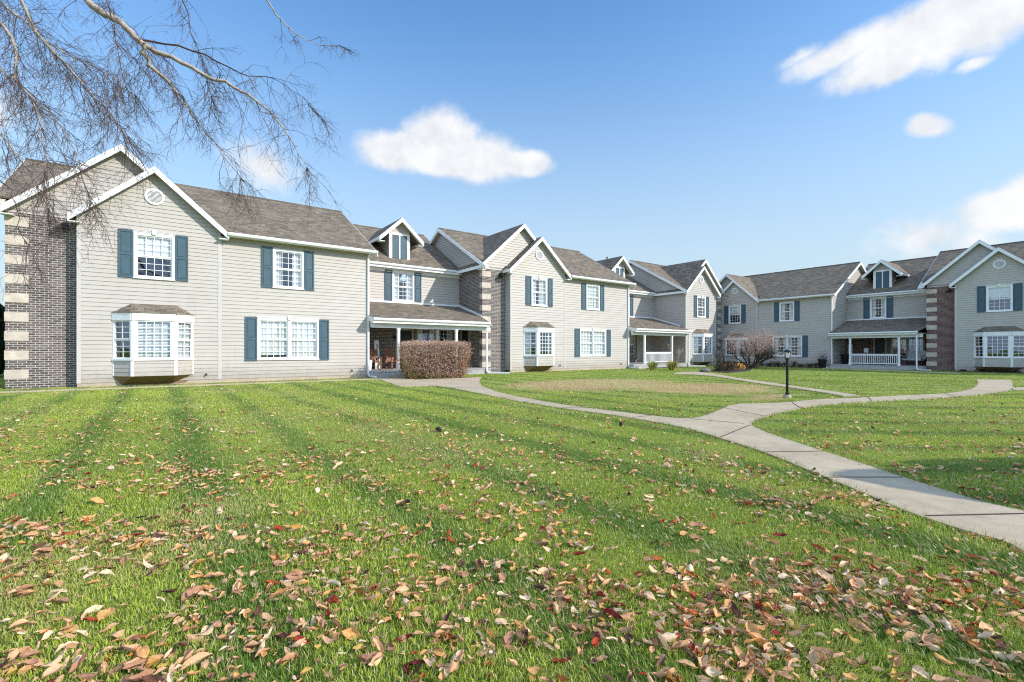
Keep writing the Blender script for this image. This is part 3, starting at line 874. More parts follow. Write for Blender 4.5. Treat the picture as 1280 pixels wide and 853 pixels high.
def townhouse(loc, rz, label, BL=BL, mirror=False, has_main=True, curtains=('open', 'drape', 'sheer', 'blind'), brick='brick', left_visible=True, right_gable=True, spout=True, side_door=False, size=1.0):
    root = empty('townhouse', loc, rz); root.scale = (size, size, size)
    tag(root, label, 'townhouse', 'two storey townhouses of the row')
    MB.mirror = mirror
    xr = MR if has_main else 0.0
    YB, YG = 0.42, -0.06
    wall = MB(); fnd = MB(); post = MB()
    main_z = 5.86
    # --- gable front
    frG = Fr(GL, YG, 1, 0); X = lambda x: x - GL
    gw = (-2.735, -1.51, 3.95, 5.60)
    bay_open = (X(-3.2), X(-1.05), 0.9, 2.5)
    xc, zr, hw = -2.12, 8.07, 2.35
    def spanG(z):
        if z <= 5.85: return (0.0, -GL)
        h = (zr - 0.10 - z) / GS
        return (max(0.0, X(xc - h)), min(-GL, X(xc + h)))
    siding(wall, frG, 0.14, zr - 0.12, spanG, [opening(X(gw[0]), X(gw[1]), gw[2], gw[3]), bay_open])
    fnd.fbox(frG, 0.0, -GL, -0.1, 0.0, -0.2, 0.139)
    # left return of the gable back to the brick
    frL = Fr(GL, YB, 0, -1); siding(wall, frL, 0.14, 6.2, lambda z: (0.0, YB - YG))
    # --- upper gable over the brick
    bxc, bzr, bhw = -3.10, 8.80, 3.06
    frU = Fr(BL, YB + 0.01, 1, 0); XU = lambda x: x - BL
    def spanU(z):
        h = (bzr - 0.10 - z) / GS
        return (max(0.0, XU(bxc - h)), min(XU(0.0), XU(bxc + h)))
    siding(wall, frU, 5.90, bzr - 0.12, spanU)
    # --- main front
    if has_main:
        frM = Fr(0.0, 0.0, 1, 0)
        ops = [opening(1.883, 3.112, 3.95, 5.60), opening(1.30, 3.745, 0.90, 2.62)]
        siding(wall, frM, 0.14, main_z, lambda z: (0.0, xr), ops)
        fnd.fbox(frM, 0.0, xr, -0.1, 0.0, -0.2, 0.139)
    # --- right end (towards the porch section) with the big gable end
    def zside(y0f):
        def span(z):
            lo = 0.0 if z < main_z else (z - 0.10 - zroof(0.0)) / SL
            lo = max(lo, 0.0); hi = 10.4 - lo
            return (lo, hi)
        return span
    frE = Fr(xr, 0.0, 0, 1)
    def spanE(z):
        d = max(0.0, (z + 0.10 - zroof(0.0)) / SL)
        return (d, 10.4 - d)
    siding(wall, frE, 0.14, ZR - 0.15, spanE)
    if not has_main: siding(wall, Fr(0.0, YG, 0, 1), 0.14, 5.9, lambda z: (0.0, 0.06))
    # --- left end: brick below, siding in the gable end
    frW = Fr(BL, 10.4, 0, -1)
    siding(wall, frW, 5.90, ZR - 0.15, lambda z: (max(0.0, (z + 0.10 - zroof(0.0)) / SL), min(10.4 - YB, 10.4 - max(0.0, (z + 0.10 - zroof(0.0)) / SL))))
    # back wall
    siding(wall, Fr(xr, 10.4, -1, 0), 0.14, main_z, lambda z: (0.0, xr - BL))
    wall.build('wall', M['siding'], root); fnd.build('foundation', M['foundation'], root)
    bw = MB()
    flat_wall(bw, Fr(BL, YB, 1, 0), -0.2, 6.02, 0.0, GL - BL)
    flat_wall(bw, frW, -0.2, 5.90, 0.0, 10.4 - YB)
    bw.build('brick_wall', M[brick], root)
    quoins(root, BL, BL + 0.56, YB, -1, 0.26)
    # interior floor between the storeys and a back room wall
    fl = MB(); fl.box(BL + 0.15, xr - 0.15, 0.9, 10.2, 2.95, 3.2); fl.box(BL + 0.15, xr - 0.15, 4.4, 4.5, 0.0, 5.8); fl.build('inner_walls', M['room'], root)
    # --- corner boards
    boards = [(GL - 0.012, GL + 0.10, YG - 0.022, YG + 0.02, 0.13, 5.98), (-0.10, 0.022, YG - 0.022, YG + 0.05, 0.13, 5.84)]
    if has_main: boards.append((xr - 0.10, xr + 0.02, -0.022, 0.10, 0.13, 5.84))
    for bd in boards: cb = MB(); cb.box(*bd); cb.build('corner_board', M['corner'], root)
    # --- windows and shutters
    window(root, frG, X(gw[0]), X(gw[1]), gw[2], gw[3], 4, 6, 'hung', True, curtains[0])
    for a0, a1 in ((-3.165, -2.745), (-1.50, -1.085)): shutter(root, frG, X(a0), X(a1), 3.93, 5.66)
    if has_main:
        window(root, frM, 1.883, 3.112, 3.95, 5.60, 4, 6, 'hung', False, curtains[1])
        for a0, a1 in ((1.45, 1.873), (3.122, 3.54)): shutter(root, frM, a0, a1, 3.92, 5.64)
        window(root, frM, 1.30, 3.745, 0.90, 2.62, 4, 6, 'pair', True, curtains[2])
        for a0, a1 in ((0.85, 1.285), (3.76, 4.18)): shutter(root, frM, a0, a1, 0.85, 2.66)
    bay_window(root, YG, False, curtains[3])
    vent(root, xc, YG - 0.005, 7.0)
    spot_light(root, -4.62, YB, 5.55)
    # --- roofs
    rf = MB(); xl, xe = BL - 0.28, xr + 0.28
    slope_slab(rf, xl, 0.0, YB + 0.03, zroof(YB + 0.03), YR, ZR); slope_slab(rf, 0.0, xe, -0.38, zroof(-0.38), YR, ZR); slope_slab(rf, xl, xe, 10.4 + 0.38, zroof(-0.38), YR, ZR)
    rf.box(xl, xe, YR - 0.1, YR + 0.1, ZR - 0.045, ZR + 0.012)
    roof = rf.build('roof', M['shingle'], root)
    for xx in (xl, xe):
        rk = MB(); s = -1 if xx < 0 and xx == xl else 1
        x0, x1 = (xx - 0.03, xx - 0.001) if s < 0 else (xx + 0.001, xx + 0.03)
        for (ya, za, yb, zb) in ((-0.40, zroof(-0.40), YR, ZR), (YR, ZR, 10.8, zroof(-0.40))):
            pts = [(x0, ya, za - 0.23), (x0, yb, zb - 0.23), (x0, yb, zb - 0.014), (x0, ya, za - 0.014)]
            rk.prism(pts[::-1], (x1 - x0, 0, 0))
        rk.build('rake_board', M['white'], roof)
    sf = MB()
    for (xa, xb) in ((xl, BL - 0.002), (xr + 0.002, xe)):
        for (ya, yb) in ((-0.36, YR), (10.76, YR)):
            za, zb = zroof(-0.36) - 0.13, ZR - 0.13
            sf.quad((xa, ya, za), (xb, ya, za), (xb, yb, zb), (xa, yb, zb))
    if has_main: sf.box(0.2, xe, -0.36, -0.001, 5.83, 5.855)
    sf.box(xl, xe, 10.41, 10.76, 5.83, 5.855)
    sf.build('soffit', M['soffit'], roof)
    fa = MB()
    if has_main: fa.box(0.1, xe, -0.385, -0.361, 5.80, 5.93)
    fa.build('fascia', M['white'], roof)
    if has_main:
        gu = MB(); gutter(gu, 0.22, xe + 0.02, -0.388, 5.955); gu.build('gutter', M['white'], roof)
        if spout: downspout(root, xr - 0.03, -0.025, 5.85)
    gable_roof(root, bxc, bzr, bhw, GS, YB - 0.32, YB, 5.0)
    gable_roof(root, xc, zr, hw, GS, YG - 0.32, YG, 3.7)
    # vents on the ridge
    vp = MB(); 
    for vx in (-1.2, 2.4): vp.lathe([(0.05, ZR - 0.7), (0.05, ZR + 0.10), (0.075, ZR + 0.11), (0.075, ZR + 0.16)], vx, YR + 0.75, 8)
    vp.build('roof_vent', M['black'], roof)
    if side_door:
        frD = Fr(BL, 3.0, 0, -1)
        door(root, frD, 0.25, 1.25, 0.30, 2.55)
    # small wall fittings low on the siding
    tp = MB()
    for x in ((-0.5, 5.2) if has_main else (-3.9,)):
        y = YG if x < 0 else 0.0
        tp.tube([(x, y + 0.02, 0.36), (x, y - 0.07, 0.36), (x + 0.01, y - 0.12, 0.31)], [0.022, 0.03, 0.022], 6)
    tp.build('hose_tap', M['black'], root)
    MB.mirror = False
    return root


def door(root, fr, a0, a1, z0, z1, dark=M['door_dark'], trim=M['tan']):
    mb = MB(); t = 0.10
    mb.fbox(fr, a0, a0 + t, -0.05, 0.05, z0, z1); mb.fbox(fr, a1 - t, a1, -0.05, 0.05, z0, z1); mb.fbox(fr, a0 + t, a1 - t, -0.05, 0.05, z1 - t, z1)
    w_ = mb.build('door', trim, root)
    pb = MB(); pb.fbox(fr, a0 + t, a1 - t, -0.03, 0.01, z0 + 0.02, z1 - t)
    zm = z0 + 0.95; b = 0.11
    for (p, q) in ((z0 + 0.15, zm - 0.05), (zm + 0.08, z1 - t - 0.12)):
        pb.fbox(fr, a0 + t + b, a1 - t - b, 0.0105, 0.022, p, q)
    pb.build('door_leaf', dark, w_)
    hb = MB(); c = fr(a1 - t - 0.06, 0.05, zm); hb.tube([fr(a1 - t - 0.06, 0.0105, zm), fr(a1 - t - 0.06, 0.06, zm), fr(a1 - t - 0.14, 0.06, zm)], 0.014, 6)
    hb.build('door_handle', M['white'], w_)
    return w_


def porch_house(loc, rz, W, label, left_door=True, rail=None, posts=(1.35, 4.55), win_up=(2.40, 3.70), shut=0.44, dormer_x=3.0, win_dn=(3.85, 6.2), door_x=(2.75, 3.65), steps=((0.1, 1.3),), brick='brick', curtain_dn='drape', wall_dn='brick', spout_right=True, size=1.0):
    root = empty('recessed_townhouse', loc, rz); root.scale = (size, size, size)
    tag(root, label, 'townhouse', 'recessed townhouses with a front porch')
    YW = 3.0; DECK = 0.30
    frW = Fr(0.0, YW, 1, 0)
    up = MB()
    zs_, ze_ = 3.86, 5.86
    siding(up, frW, zs_, ze_, lambda z: (0.0, W), [opening(win_up[0], win_up[1], 4.03, 5.68)])
    up.build('wall', M['siding'], root)
    dn = MB()
    ops = [opening(win_dn[0], win_dn[1], 0.95, 2.58), (door_x[0] + 0.02, door_x[1] - 0.02, DECK, 2.48)]
    flat_wall(dn, frW, DECK, 3.86, 0.0, W, ops)
    dn.build('porch_wall', M[brick], root)
    if wall_dn == 'siding':
        sd_ = MB(); siding(sd_, frW, DECK + 0.01, 3.0, lambda z: (win_dn[1] + 0.25, W), (), 0.017, 0.01); sd_.build('porch_siding', M['siding'], root)
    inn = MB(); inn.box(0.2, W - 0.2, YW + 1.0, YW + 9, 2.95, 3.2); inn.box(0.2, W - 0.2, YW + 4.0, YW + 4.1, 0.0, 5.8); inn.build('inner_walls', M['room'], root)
    window(root, frW, win_up[0], win_up[1], 4.03, 5.68, 4, 6, 'hung', False, 'drape')
    for a0, a1 in ((win_up[0] - shut, win_up[0] - 0.01), (win_up[1] + 0.01, win_up[1] + shut)): shutter(root, frW, a0, a1, 4.0, 5.72)
    window(root, frW, win_dn[0], win_dn[1], 0.95, 2.58, 4, 6, 'pair', False, curtain_dn, trim=M['tan'])
    door(root, frW, door_x[0], door_x[1], DECK, 2.50)
    # --- main roof of the recessed part
    SR = 0.6; y0, z0 = 2.62, 6.03; yr = 7.9; zr = z0 + SR * (yr - y0)
    rf = MB(); slope_slab(rf, 0.0, W, y0, z0, yr, zr); slope_slab(rf, 0.0, W, 13.2, z0, yr, zr)
    rf.box(0.0, W, yr - 0.1, yr + 0.1, zr - 0.045, zr + 0.012)
    roof = rf.build('roof', M['shingle'], root)
    fa = MB(); fa.box(0.05, W - 0.02, y0 - 0.03, y0 + 0.0, z0 - 0.26, z0 - 0.03); fa.box(0.05, W - 0.02, y0 + 0.001, YW - 0.03, z0 - 0.24, z0 - 0.21)
    fa.box(0.02, W - 0.02, YW - 0.05, YW - 0.0185, z0 - 0.42, z0 - 0.245)
    gutter(fa, 0.31, W - 0.45, y0 - 0.032, z0 - 0.02)
    fa.build('fascia', M['white'], roof)
    # --- dormer
    dw = 0.59; yf = 3.40; dz0 = z0 + SR * (yf - y0); dze = 7.62; dpk = 8.75; dhw = 1.30; dsl = (dpk - 7.55) / dhw
    db = MB(); frD = Fr(dormer_x - dw, yf, 1, 0)
    siding(db, frD, dz0 - 0.1, dpk - 0.15, lambda z: (max(0, dw - (dpk - 0.1 - z) / dsl), min(2 * dw, dw + (dpk - 0.1 - z) / dsl)), (), 0.012)
    for s in (-1, 1):
        xx = dormer_x + s * dw
        ya, yb = (yf, 6.3) if s > 0 else (6.3, yf)
        frS = Fr(xx, ya, 0, yb - ya); L = abs(yb - ya)
        zlim = lambda z: min(L, max(0.0, (z - z0) / SR + y0 - yf))
        siding(db, frS, dz0 - 0.05, 7.9, (lambda z: (0.0, zlim(z))) if s > 0 else (lambda z: (L - zlim(z), L)), (), 0.012)
    dorm = db.build('dormer', M['siding'], root)
    tb = MB()
    for a0, a1 in ((-0.03, 0.14), (2 * dw - 0.14, 2 * dw + 0.03), (dw - 0.035, dw + 0.035)): tb.fbox(frD, a0, a1, -0.06, 0.035, dz0 - 0.06, 7.92 if abs(a0 - dw + 0.035) > 0.01 else 7.80)
    tb.fbox(frD, 0.14, 2 * dw - 0.14, -0.06, 0.033, 7.80, 7.92)
    tb.build('dormer_trim', M['white'], dorm)
    shm = MB()
    for a0, a1 in ((0.14, dw - 0.035), (dw + 0.035, 2 * dw - 0.14)):
        shm.fbox(frD, a0, a1, 0.005, 0.022, dz0, 7.80)
        shm.fbox(frD, a0, a0 + 0.05, 0.0225, 0.034, dz0, 7.80); shm.fbox(frD, a1 - 0.05, a1, 0.0225, 0.034, dz0, 7.80)
        for zz in (dz0, 0.5 * (dz0 + 7.8) - 0.03, 7.74): shm.fbox(frD, a0 + 0.05, a1 - 0.05, 0.0225, 0.033, zz, zz + 0.06)
    shm.build('dormer_shutter', M['teal'], dorm)
    gable_roof(root, dormer_x, dpk, dhw, dsl, yf - 0.42, yf, 7.4, name='dormer_roof')
    # --- porch roof
    pe, pz = -0.72, 2.80; pt, ptz = YW, 3.90; th = 0.06
    pr = MB(); k = (ptz - pz) / (pt - pe); zc = lambda y: pz + k * (y - pe)
    n = Vector((0, -k, 1)).normalized() * th
    poly = [(-0.02, pe), (W - 0.25, pe), (W - 0.02, 0.38), (W - 0.02, pt - 0.02), (0.03, pt - 0.02), (0.03, -0.02), (-0.02, -0.06)]
    pr.prism([tuple(Vector((x, y, zc(y))) - n) for x, y in poly][::-1], n)
    proof = pr.build('porch_roof', M['shingle'], root)
    pf = MB()
    pf.box(-0.02, W - 0.27, pe + 0.01, pe + 0.035, pz - 0.24, pz - 0.05)
    gutter(pf, -0.03, W - 0.22, pe + 0.008, pz - 0.005)
    pts = [(-0.045, pe + 0.01, pz - 0.24), (-0.045, -0.06, zc(-0.06) - 0.30), (-0.045, -0.06, zc(-0.06) - 0.03), (-0.045, pe + 0.01, pz - 0.02)]
    pf.prism(pts[::-1], (0.03, 0, 0))
    pf.box(0.0, W - 0.05, -0.42, -0.28, 2.36, 2.62)                        # beam
    pf.box(0.02, W - 0.02, YW - 0.06, YW - 0.021, 3.905, 4.0)            # flashing board
    pts = [(W - 0.045, 0.45, zc(0.45) + 0.01), (W - 0.045, pt - 0.05, zc(pt - 0.05) + 0.01), (W - 0.045, pt - 0.05, zc(pt - 0.05) + 0.13), (W - 0.045, 0.45, zc(0.45) + 0.13)]
    pf.prism(pts[::-1], (0.03, 0, 0))
    pf.build('porch_fascia', M['white'], proof)
    pc = MB(); pc.box(0.03, W - 0.03, pe + 0.036, YW - 0.03, 2.625, 2.65); pc.build('porch_ceiling', M['soffit'], proof)
    pz_ = 2.36
    for x in posts:
        pb = MB(); y = -0.35; s = 0.062
        pb.box(x - s, x + s, y - s, y + s, DECK, pz_); pb.box(x - s - 0.02, x + s + 0.02, y - s - 0.02, y + s + 0.02, DECK, DECK + 0.14); pb.box(x - s - 0.015, x + s + 0.015, y - s - 0.015, y + s + 0.015, pz_ - 0.10, pz_ - 0.001)
        pb.build('post', M['white'], root)
    de = MB(); de.box(0.03, W - 0.02, -0.48, YW, -0.2, DECK); de.box(0.03, W - 0.02, -0.50, -0.4805, DECK - 0.06, DECK + 0.002)
    for a0, a1 in steps: de.box(a0, a1, -0.86, -0.501, -0.2, 0.155)
    de.build('porch_deck', M['porch_concrete'], root)
    if rail:
        rb = MB(); a0, a1 = rail; y = -0.35
        rb.box(a0, a1, y - 0.04, y + 0.04, 1.10, 1.15); rb.box(a0, a1, y - 0.025, y + 0.025, 1.03, 1.099); rb.box(a0, a1, y - 0.025, y + 0.025, 0.40, 0.46)
        nb = int((a1 - a0) / 0.125)
        for i in range(nb): x = a0 + (a1 - a0) * (i + 0.5) / nb; rb.box(x - 0.018, x + 0.018, y - 0.018, y + 0.018, 0.46, 1.03)
        rb.build('railing', M['white'], root)
    downspout(root, W - 0.33, -0.50, pz - 0.10, (0.75, -0.66), 1.15)
    lb = MB(); lb.lathe([(0.03, 2.12), (0.06, 2.10), (0.07, 1.92), (0.04, 1.88)][::-1], door_x[0] - 0.25, YW - 0.10, 8); lb.box(door_x[0] - 0.28, door_x[0] - 0.22, YW - 0.06, YW - 0.001, 1.96, 2.06)
    lb.build('porch_light', M['black'], root)
    return root


A1 = townhouse(atA(0), ROT_A, 'townhouse at the left end of the row, behind the bare birch branches', BL=-6.1, curtains=('half', 'drape', 'sheer', 'blind'))
A2 = townhouse(atA(PITCH_A), ROT_A, 'middle townhouse with brown brick corner beside the clipped brown hedge', curtains=('drape', 'sheer', 'sheer', 'drape'), side_door=True)
A3 = townhouse(atA(END_A), ROT_A, 'cream townhouse at the far end of the sunlit row, brick strip on its right', mirror=True, has_main=False, curtains=('drape', 'drape', 'drape', 'drape'))
B1 = townhouse(atB(0), ROT_B, 'shaded townhouse behind the round bare shrub and the lamp post', curtains=('half', 'drape', 'drape', 'none'), brick='brick_red', size=SB)
B2 = townhouse(atB(PITCH_B), ROT_B, 'shaded townhouse at the right edge with reddish brick and wide bay window', curtains=('half', 'sheer', 'drape', 'none'), brick='brick_red', size=SB)
porch_house(atA(MR), ROT_A, PITCH_A + BL - MR, 'recessed townhouse with a porch half hidden by the clipped brown hedge')
porch_house(atA(PITCH_A + MR), ROT_A, END_A - PITCH_A - MR, 'recessed townhouse with white porch railing and yellowing grass clumps in front', rail=(1.42, 4.48), wall_dn='siding', door_x=(3.35, 4.15) if False else (0.5, 1.4), win_dn=(2.2, 4.4), win_up=(2.40, 3.70), curtain_dn='half')
porch_house(atB(MR), ROT_B, PITCH_B + BL - MR, 'recessed townhouse in shade with white porch railing and a patterned loveseat', rail=(1.42, 4.35), posts=(1.35, 4.42), win_up=(1.62, 2.72), dormer_x=2.35, win_dn=(3.0, 5.1), door_x=(1.86, 2.74), brick='brick_red', curtain_dn='half', size=SB)
# ==== VEGETATION AND OBJECTS ====
def clumpiness(x, y):
    """where the fallen leaves have gathered, 0..1"""
    a = fbm(x * 0.9 + 3.1, y * 1.3 + 7.7, 11, 3); b = fbm(x * 3.1, y * 4.2, 23, 3)
    return np.clip((0.55 * a + 0.45 * b - 0.40) / 0.22, 0, 1)


def free_ground(x, y, edge=True):
    ok = np.ones(x.shape, bool)
    for p in BUILDINGS + MULCH + (PATHS if edge else []): ok &= ~inside(p, x, y)
    return ok


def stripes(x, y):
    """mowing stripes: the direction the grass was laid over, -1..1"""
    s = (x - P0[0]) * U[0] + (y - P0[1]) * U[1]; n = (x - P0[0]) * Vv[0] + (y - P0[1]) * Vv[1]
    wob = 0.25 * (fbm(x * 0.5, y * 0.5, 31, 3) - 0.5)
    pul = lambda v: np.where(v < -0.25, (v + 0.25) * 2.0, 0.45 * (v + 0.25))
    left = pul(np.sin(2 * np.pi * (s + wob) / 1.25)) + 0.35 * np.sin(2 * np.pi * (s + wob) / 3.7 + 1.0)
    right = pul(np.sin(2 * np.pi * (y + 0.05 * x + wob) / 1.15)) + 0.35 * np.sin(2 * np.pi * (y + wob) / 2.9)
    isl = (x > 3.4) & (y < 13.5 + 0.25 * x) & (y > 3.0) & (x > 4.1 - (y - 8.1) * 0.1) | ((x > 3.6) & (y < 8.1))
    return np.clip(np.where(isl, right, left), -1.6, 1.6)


def build_grass():
    Vs, Cs, F4, F3, base = [], [], [], [], 0
    zones = [(1.4, 3.0, 9500, 0.0040, 0.032, 2), (3.0, 5.0, 5600, 0.0052, 0.031, 2), (5.0, 8.5, 2400, 0.0085, 0.032, 1), (8.5, 15.0, 900, 0.015, 0.034, 1), (15.0, 27.0, 210, 0.030, 0.036, 1), (27.0, 44.0, 60, 0.055, 0.040, 1)]
    for (y0, y1, dn, wd, ht, seg) in zones:
        x0, x1 = -1.22 * y1 - 0.8, 1.22 * y1 + 0.8
        N = int((x1 - x0) * (y1 - y0) * dn)
        x = rng.uniform(x0, x1, N); y = rng.uniform(y0, y1, N)
        k = np.abs(x) < 1.22 * y + 0.8
        dens = 0.55 + 0.9 * fbm(x * 2.3, y * 2.3, 5, 3)
        d = dryness(x, y)
        dry = np.clip((d + (fbm(x * 1.5, y * 1.5, 77, 3) - 0.5) * 0.9 - 0.3) / 0.4, 0, 1)
        k &= rng.random(N) < dens * (1 - 0.72 * dry)
        x, y, dry = x[k], y[k], dry[k]; k = free_ground(x, y); x, y, dry = x[k], y[k], dry[k]
        N = len(x); st = stripes(x, y)
        h = ht * rng.uniform(0.55, 1.25, N) * (0.8 + 0.4 * fbm(x * 1.3, y * 1.3, 9, 2)); wv = wd * rng.uniform(0.6, 1.3, N)
        ang = rng.uniform(0, 2 * np.pi, N)
        lean = rng.uniform(0.15, 0.95, N) * h
        # blades lie over along or against the mowing direction
        lx = np.cos(ang) * lean - st * Vv[0] * 0.6 * h; ly = np.sin(ang) * lean - st * Vv[1] * 0.6 * h
        pa = rng.uniform(0, 2 * np.pi, N); px, py = np.cos(pa) * wv / 2, np.sin(pa) * wv / 2
        tone = fbm(x * 0.55, y * 0.55, 41, 4); t2 = rng.random(N)
        g1 = np.array([0.105, 0.20, 0.018]); g2 = np.array([0.57, 0.64, 0.10]); straw = np.array([0.72, 0.61, 0.36])
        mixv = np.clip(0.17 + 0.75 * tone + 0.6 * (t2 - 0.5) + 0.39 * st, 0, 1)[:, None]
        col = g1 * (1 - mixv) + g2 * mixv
        yel = np.clip((fbm(x * 0.8 + 9, y * 0.8, 57, 3) - 0.52) * 3, 0, 0.6)[:, None]
        col = col * (1 - yel) + np.array([0.52, 0.50, 0.15]) * yel
        sw = ((rng.random(N) < 0.07 + 0.10 * fbm(x * 1.7, y * 1.7, 91, 3)) * rng.uniform(0.35, 1, N))[:, None]
        sw = np.maximum(sw, (dry * rng.uniform(0.3, 1, N))[:, None])
        col = col * (1 - sw) + straw * sw
        z0 = np.full(N, -0.004)
        if seg == 2:
            P = np.stack([np.stack([x - px, y - py, z0], 1), np.stack([x + px, y + py, z0], 1),
                          np.stack([x + lx * 0.38 + px * 0.8, y + ly * 0.38 + py * 0.8, h * 0.58], 1), np.stack([x + lx * 0.38 - px * 0.8, y + ly * 0.38 - py * 0.8, h * 0.58], 1),
                          np.stack([x + lx, y + ly, h * np.sqrt(np.clip(1 - (lean / h) ** 2 * 0.5, 0.2, 1))], 1)], 1)
            i = base + np.arange(N)[:, None] * 5
            F4.append(i + np.array([[0, 1, 2, 3]])); F3.append(i + np.array([[3, 2, 4]])); nv = 5
        else:
            P = np.stack([np.stack([x - px, y - py, z0], 1), np.stack([x + px, y + py, z0], 1), np.stack([x + lx, y + ly, h * 0.85], 1)], 1)
            i = base + np.arange(N)[:, None] * 3
            F3.append(i + np.array([[0, 1, 2]])); nv = 3
        Vs.append(P.reshape(-1, 3)); Cs.append(np.repeat(col, nv, 0)); base += N * nv
    # longer tufts creeping over the edges of the walks
    E_ = []
    for poly in (PATH_MAIN, PATH_PORCH2, PATH_ROW_B):
        for (ax, ay), (bx, by) in zip(poly, poly[1:] + poly[:1]):
            L = math.hypot(bx - ax, by - ay); dist = math.hypot((ax + bx) / 2, (ay + by) / 2)
            if L > 4 or dist > 26: continue
            n = int(L * max(30, 900 / max(dist, 2.2)))
            f = rng.random(n); off = rng.normal(0, 0.022, n)
            nx, ny = -(by - ay) / (L + 1e-9), (bx - ax) / (L + 1e-9)
            E_.append(np.stack([ax + (bx - ax) * f + nx * off, ay + (by - ay) * f + ny * off, np.full(n, dist)], 1))
    E_ = np.concatenate(E_); x, y, dd = E_[:, 0], E_[:, 1], E_[:, 2]; N = len(x)
    k = np.ones(N, bool)
    for p in (PATH_SERVICE, PATH_STUB): k &= ~inside(p, x, y)
    x, y, dd = x[k], y[k], dd[k]; N = len(x)
    h = 0.055 * rng.uniform(0.4, 1.3, N); wv = np.maximum(0.004, 0.0011 * dd) * rng.uniform(0.7, 1.3, N)
    a = rng.uniform(0, 6.283, N); lean = h * rng.uniform(0.3, 1.1, N); pa = rng.uniform(0, 6.283, N); px, py = np.cos(pa) * wv / 2, np.sin(pa) * wv / 2
    P = np.stack([np.stack([x - px, y - py, np.zeros(N)], 1), np.stack([x + px, y + py, np.zeros(N)], 1), np.stack([x + np.cos(a) * lean, y + np.sin(a) * lean, h], 1)], 1)
    mv = rng.random(N)[:, None]; col = np.array([0.10, 0.16, 0.02]) * (1 - mv) + np.array([0.46, 0.50, 0.13]) * mv
    F3.append(base + np.arange(N)[:, None] * 3 + np.array([[0, 1, 2]])); Vs.append(P.reshape(-1, 3)); Cs.append(np.repeat(col, 3, 0)); base += N * 3
    o = np_mesh('grass', np.concatenate(Vs), [np.concatenate(F4), np.concatenate(F3)], M['grass'], None, np.concatenate(Cs))
    tag(o, 'short mown green grass blades covering the lawns', 'grass', kind='stuff')


build_grass()

# ------------------------------------------------------------------ fallen leaves
LEAF_COL = {'tan': [(0.74, 0.44, 0.24), (0.80, 0.53, 0.32), (0.62, 0.34, 0.17), (0.82, 0.60, 0.40), (0.68, 0.40, 0.23), (0.46, 0.24, 0.14), (0.74, 0.38, 0.15)],
            'brown': [(0.16, 0.075, 0.05), (0.11, 0.055, 0.045), (0.21, 0.11, 0.07)],
            'red': [(0.40, 0.06, 0.03), (0.48, 0.13, 0.04), (0.26, 0.04, 0.035)],
            'yellow': [(0.55, 0.36, 0.10), (0.50, 0.27, 0.07)]}


def leaf_shape(L, W, fold, bend, twist, nl=9, nw=5, wob=0.0, ph=0.0):
    """pointed oval leaf, folded along the midrib, curled along its length"""
    V = []
    for i in range(nl):
        t = i / (nl - 1); prof = (math.sin(math.pi * t ** 0.85) ** 0.75) if 0 < t < 1 else 0.02
        ang = bend * (t - 0.35)
        cx = L * (math.sin(ang) / bend if abs(bend) > 1e-3 else t - 0.35); cz = L * ((1 - math.cos(ang)) / bend if abs(bend) > 1e-3 else 0)
        for j in range(nw):
            s = (j / (nw - 1) - 0.5) * 2; half = 0.5 * W * prof * (1 + wob * math.sin(11 * t + ph + 2.5 * s))
            fa = fold * abs(s); yy = half * s * math.cos(fa * 0.9); zz = half * abs(s) * math.sin(fa) + L * 0.05 * math.sin(9 * t + 5 * s + ph)
            tw = twist * (t - 0.4); y2 = yy * math.cos(tw) - zz * math.sin(tw); z2 = yy * math.sin(tw) + zz * math.cos(tw)
            V.append((cx - math.sin(ang) * z2, y2, cz + math.cos(ang) * z2))
    q = []
    for i in range(nl - 1):
        for j in range(nw - 1): a = i * nw + j; q.append((a, a + 1, a + nw + 1, a + nw))
    return np.array(V), np.array(q, np.int32)


def leaf_colors(V, base, nl=9, nw=5):
    c = np.tile(np.array(base), (len(V), 1)) * rng.uniform(0.8, 1.15, (len(V), 1))
    c[nw // 2::nw] *= 1.18                       # paler midrib
    return np.clip(c, 0, 0.9)


def leaf_spots(dens_fn, x0, x1, y0, y1, n):
    x = rng.uniform(x0, x1, n); y = rng.uniform(y0, y1, n)
    k = rng.random(n) < dens_fn(x, y)
    return x[k], y[k]


def leaf_density(x, y):
    """leaves per square metre under and near the tree"""
    t = np.clip((y - 1.3) / 1.6, 0, None)
    base = 700 * np.exp(-0.85 * t) + 200 * np.exp(-0.47 * t) + 3.0
    side = 0.75 + 0.32 * np.clip((x + 0.3) / 2.0, -1, 1.2) * (y < 4.5) + 0.35 * (x < -2.0) * (y < 5.5)
    return base * side * (0.22 + 1.38 * clumpiness(x, y))


pts = []
for (y0, y1) in ((1.3, 2.2), (2.2, 3.2), (3.2, 5.0), (5.0, 8.0), (8.0, 13.0), (13.0, 19.0)):
    x0, x1 = -1.2 * y1 - 0.5, 1.2 * y1 + 0.5
    mx = 2000 * math.exp(-0.5 * (y0 - 1.3)) + 150
    n = int((x1 - x0) * (y1 - y0) * mx)
    x, y = leaf_spots(lambda a, b: leaf_density(a, b) / mx, x0, x1, y0, y1, n)
    k = np.abs(x) < 1.2 * y + 0.5; x, y = x[k], y[k]
    k = free_ground(x, y) ; x, y = x[k], y[k]
    pts += list(zip(x.tolist(), y.tolist()))
pts += [G(1018, 590), G(1045, 597), G(1000, 594), G(1143, 605), G(1200, 621), G(1075, 583)]
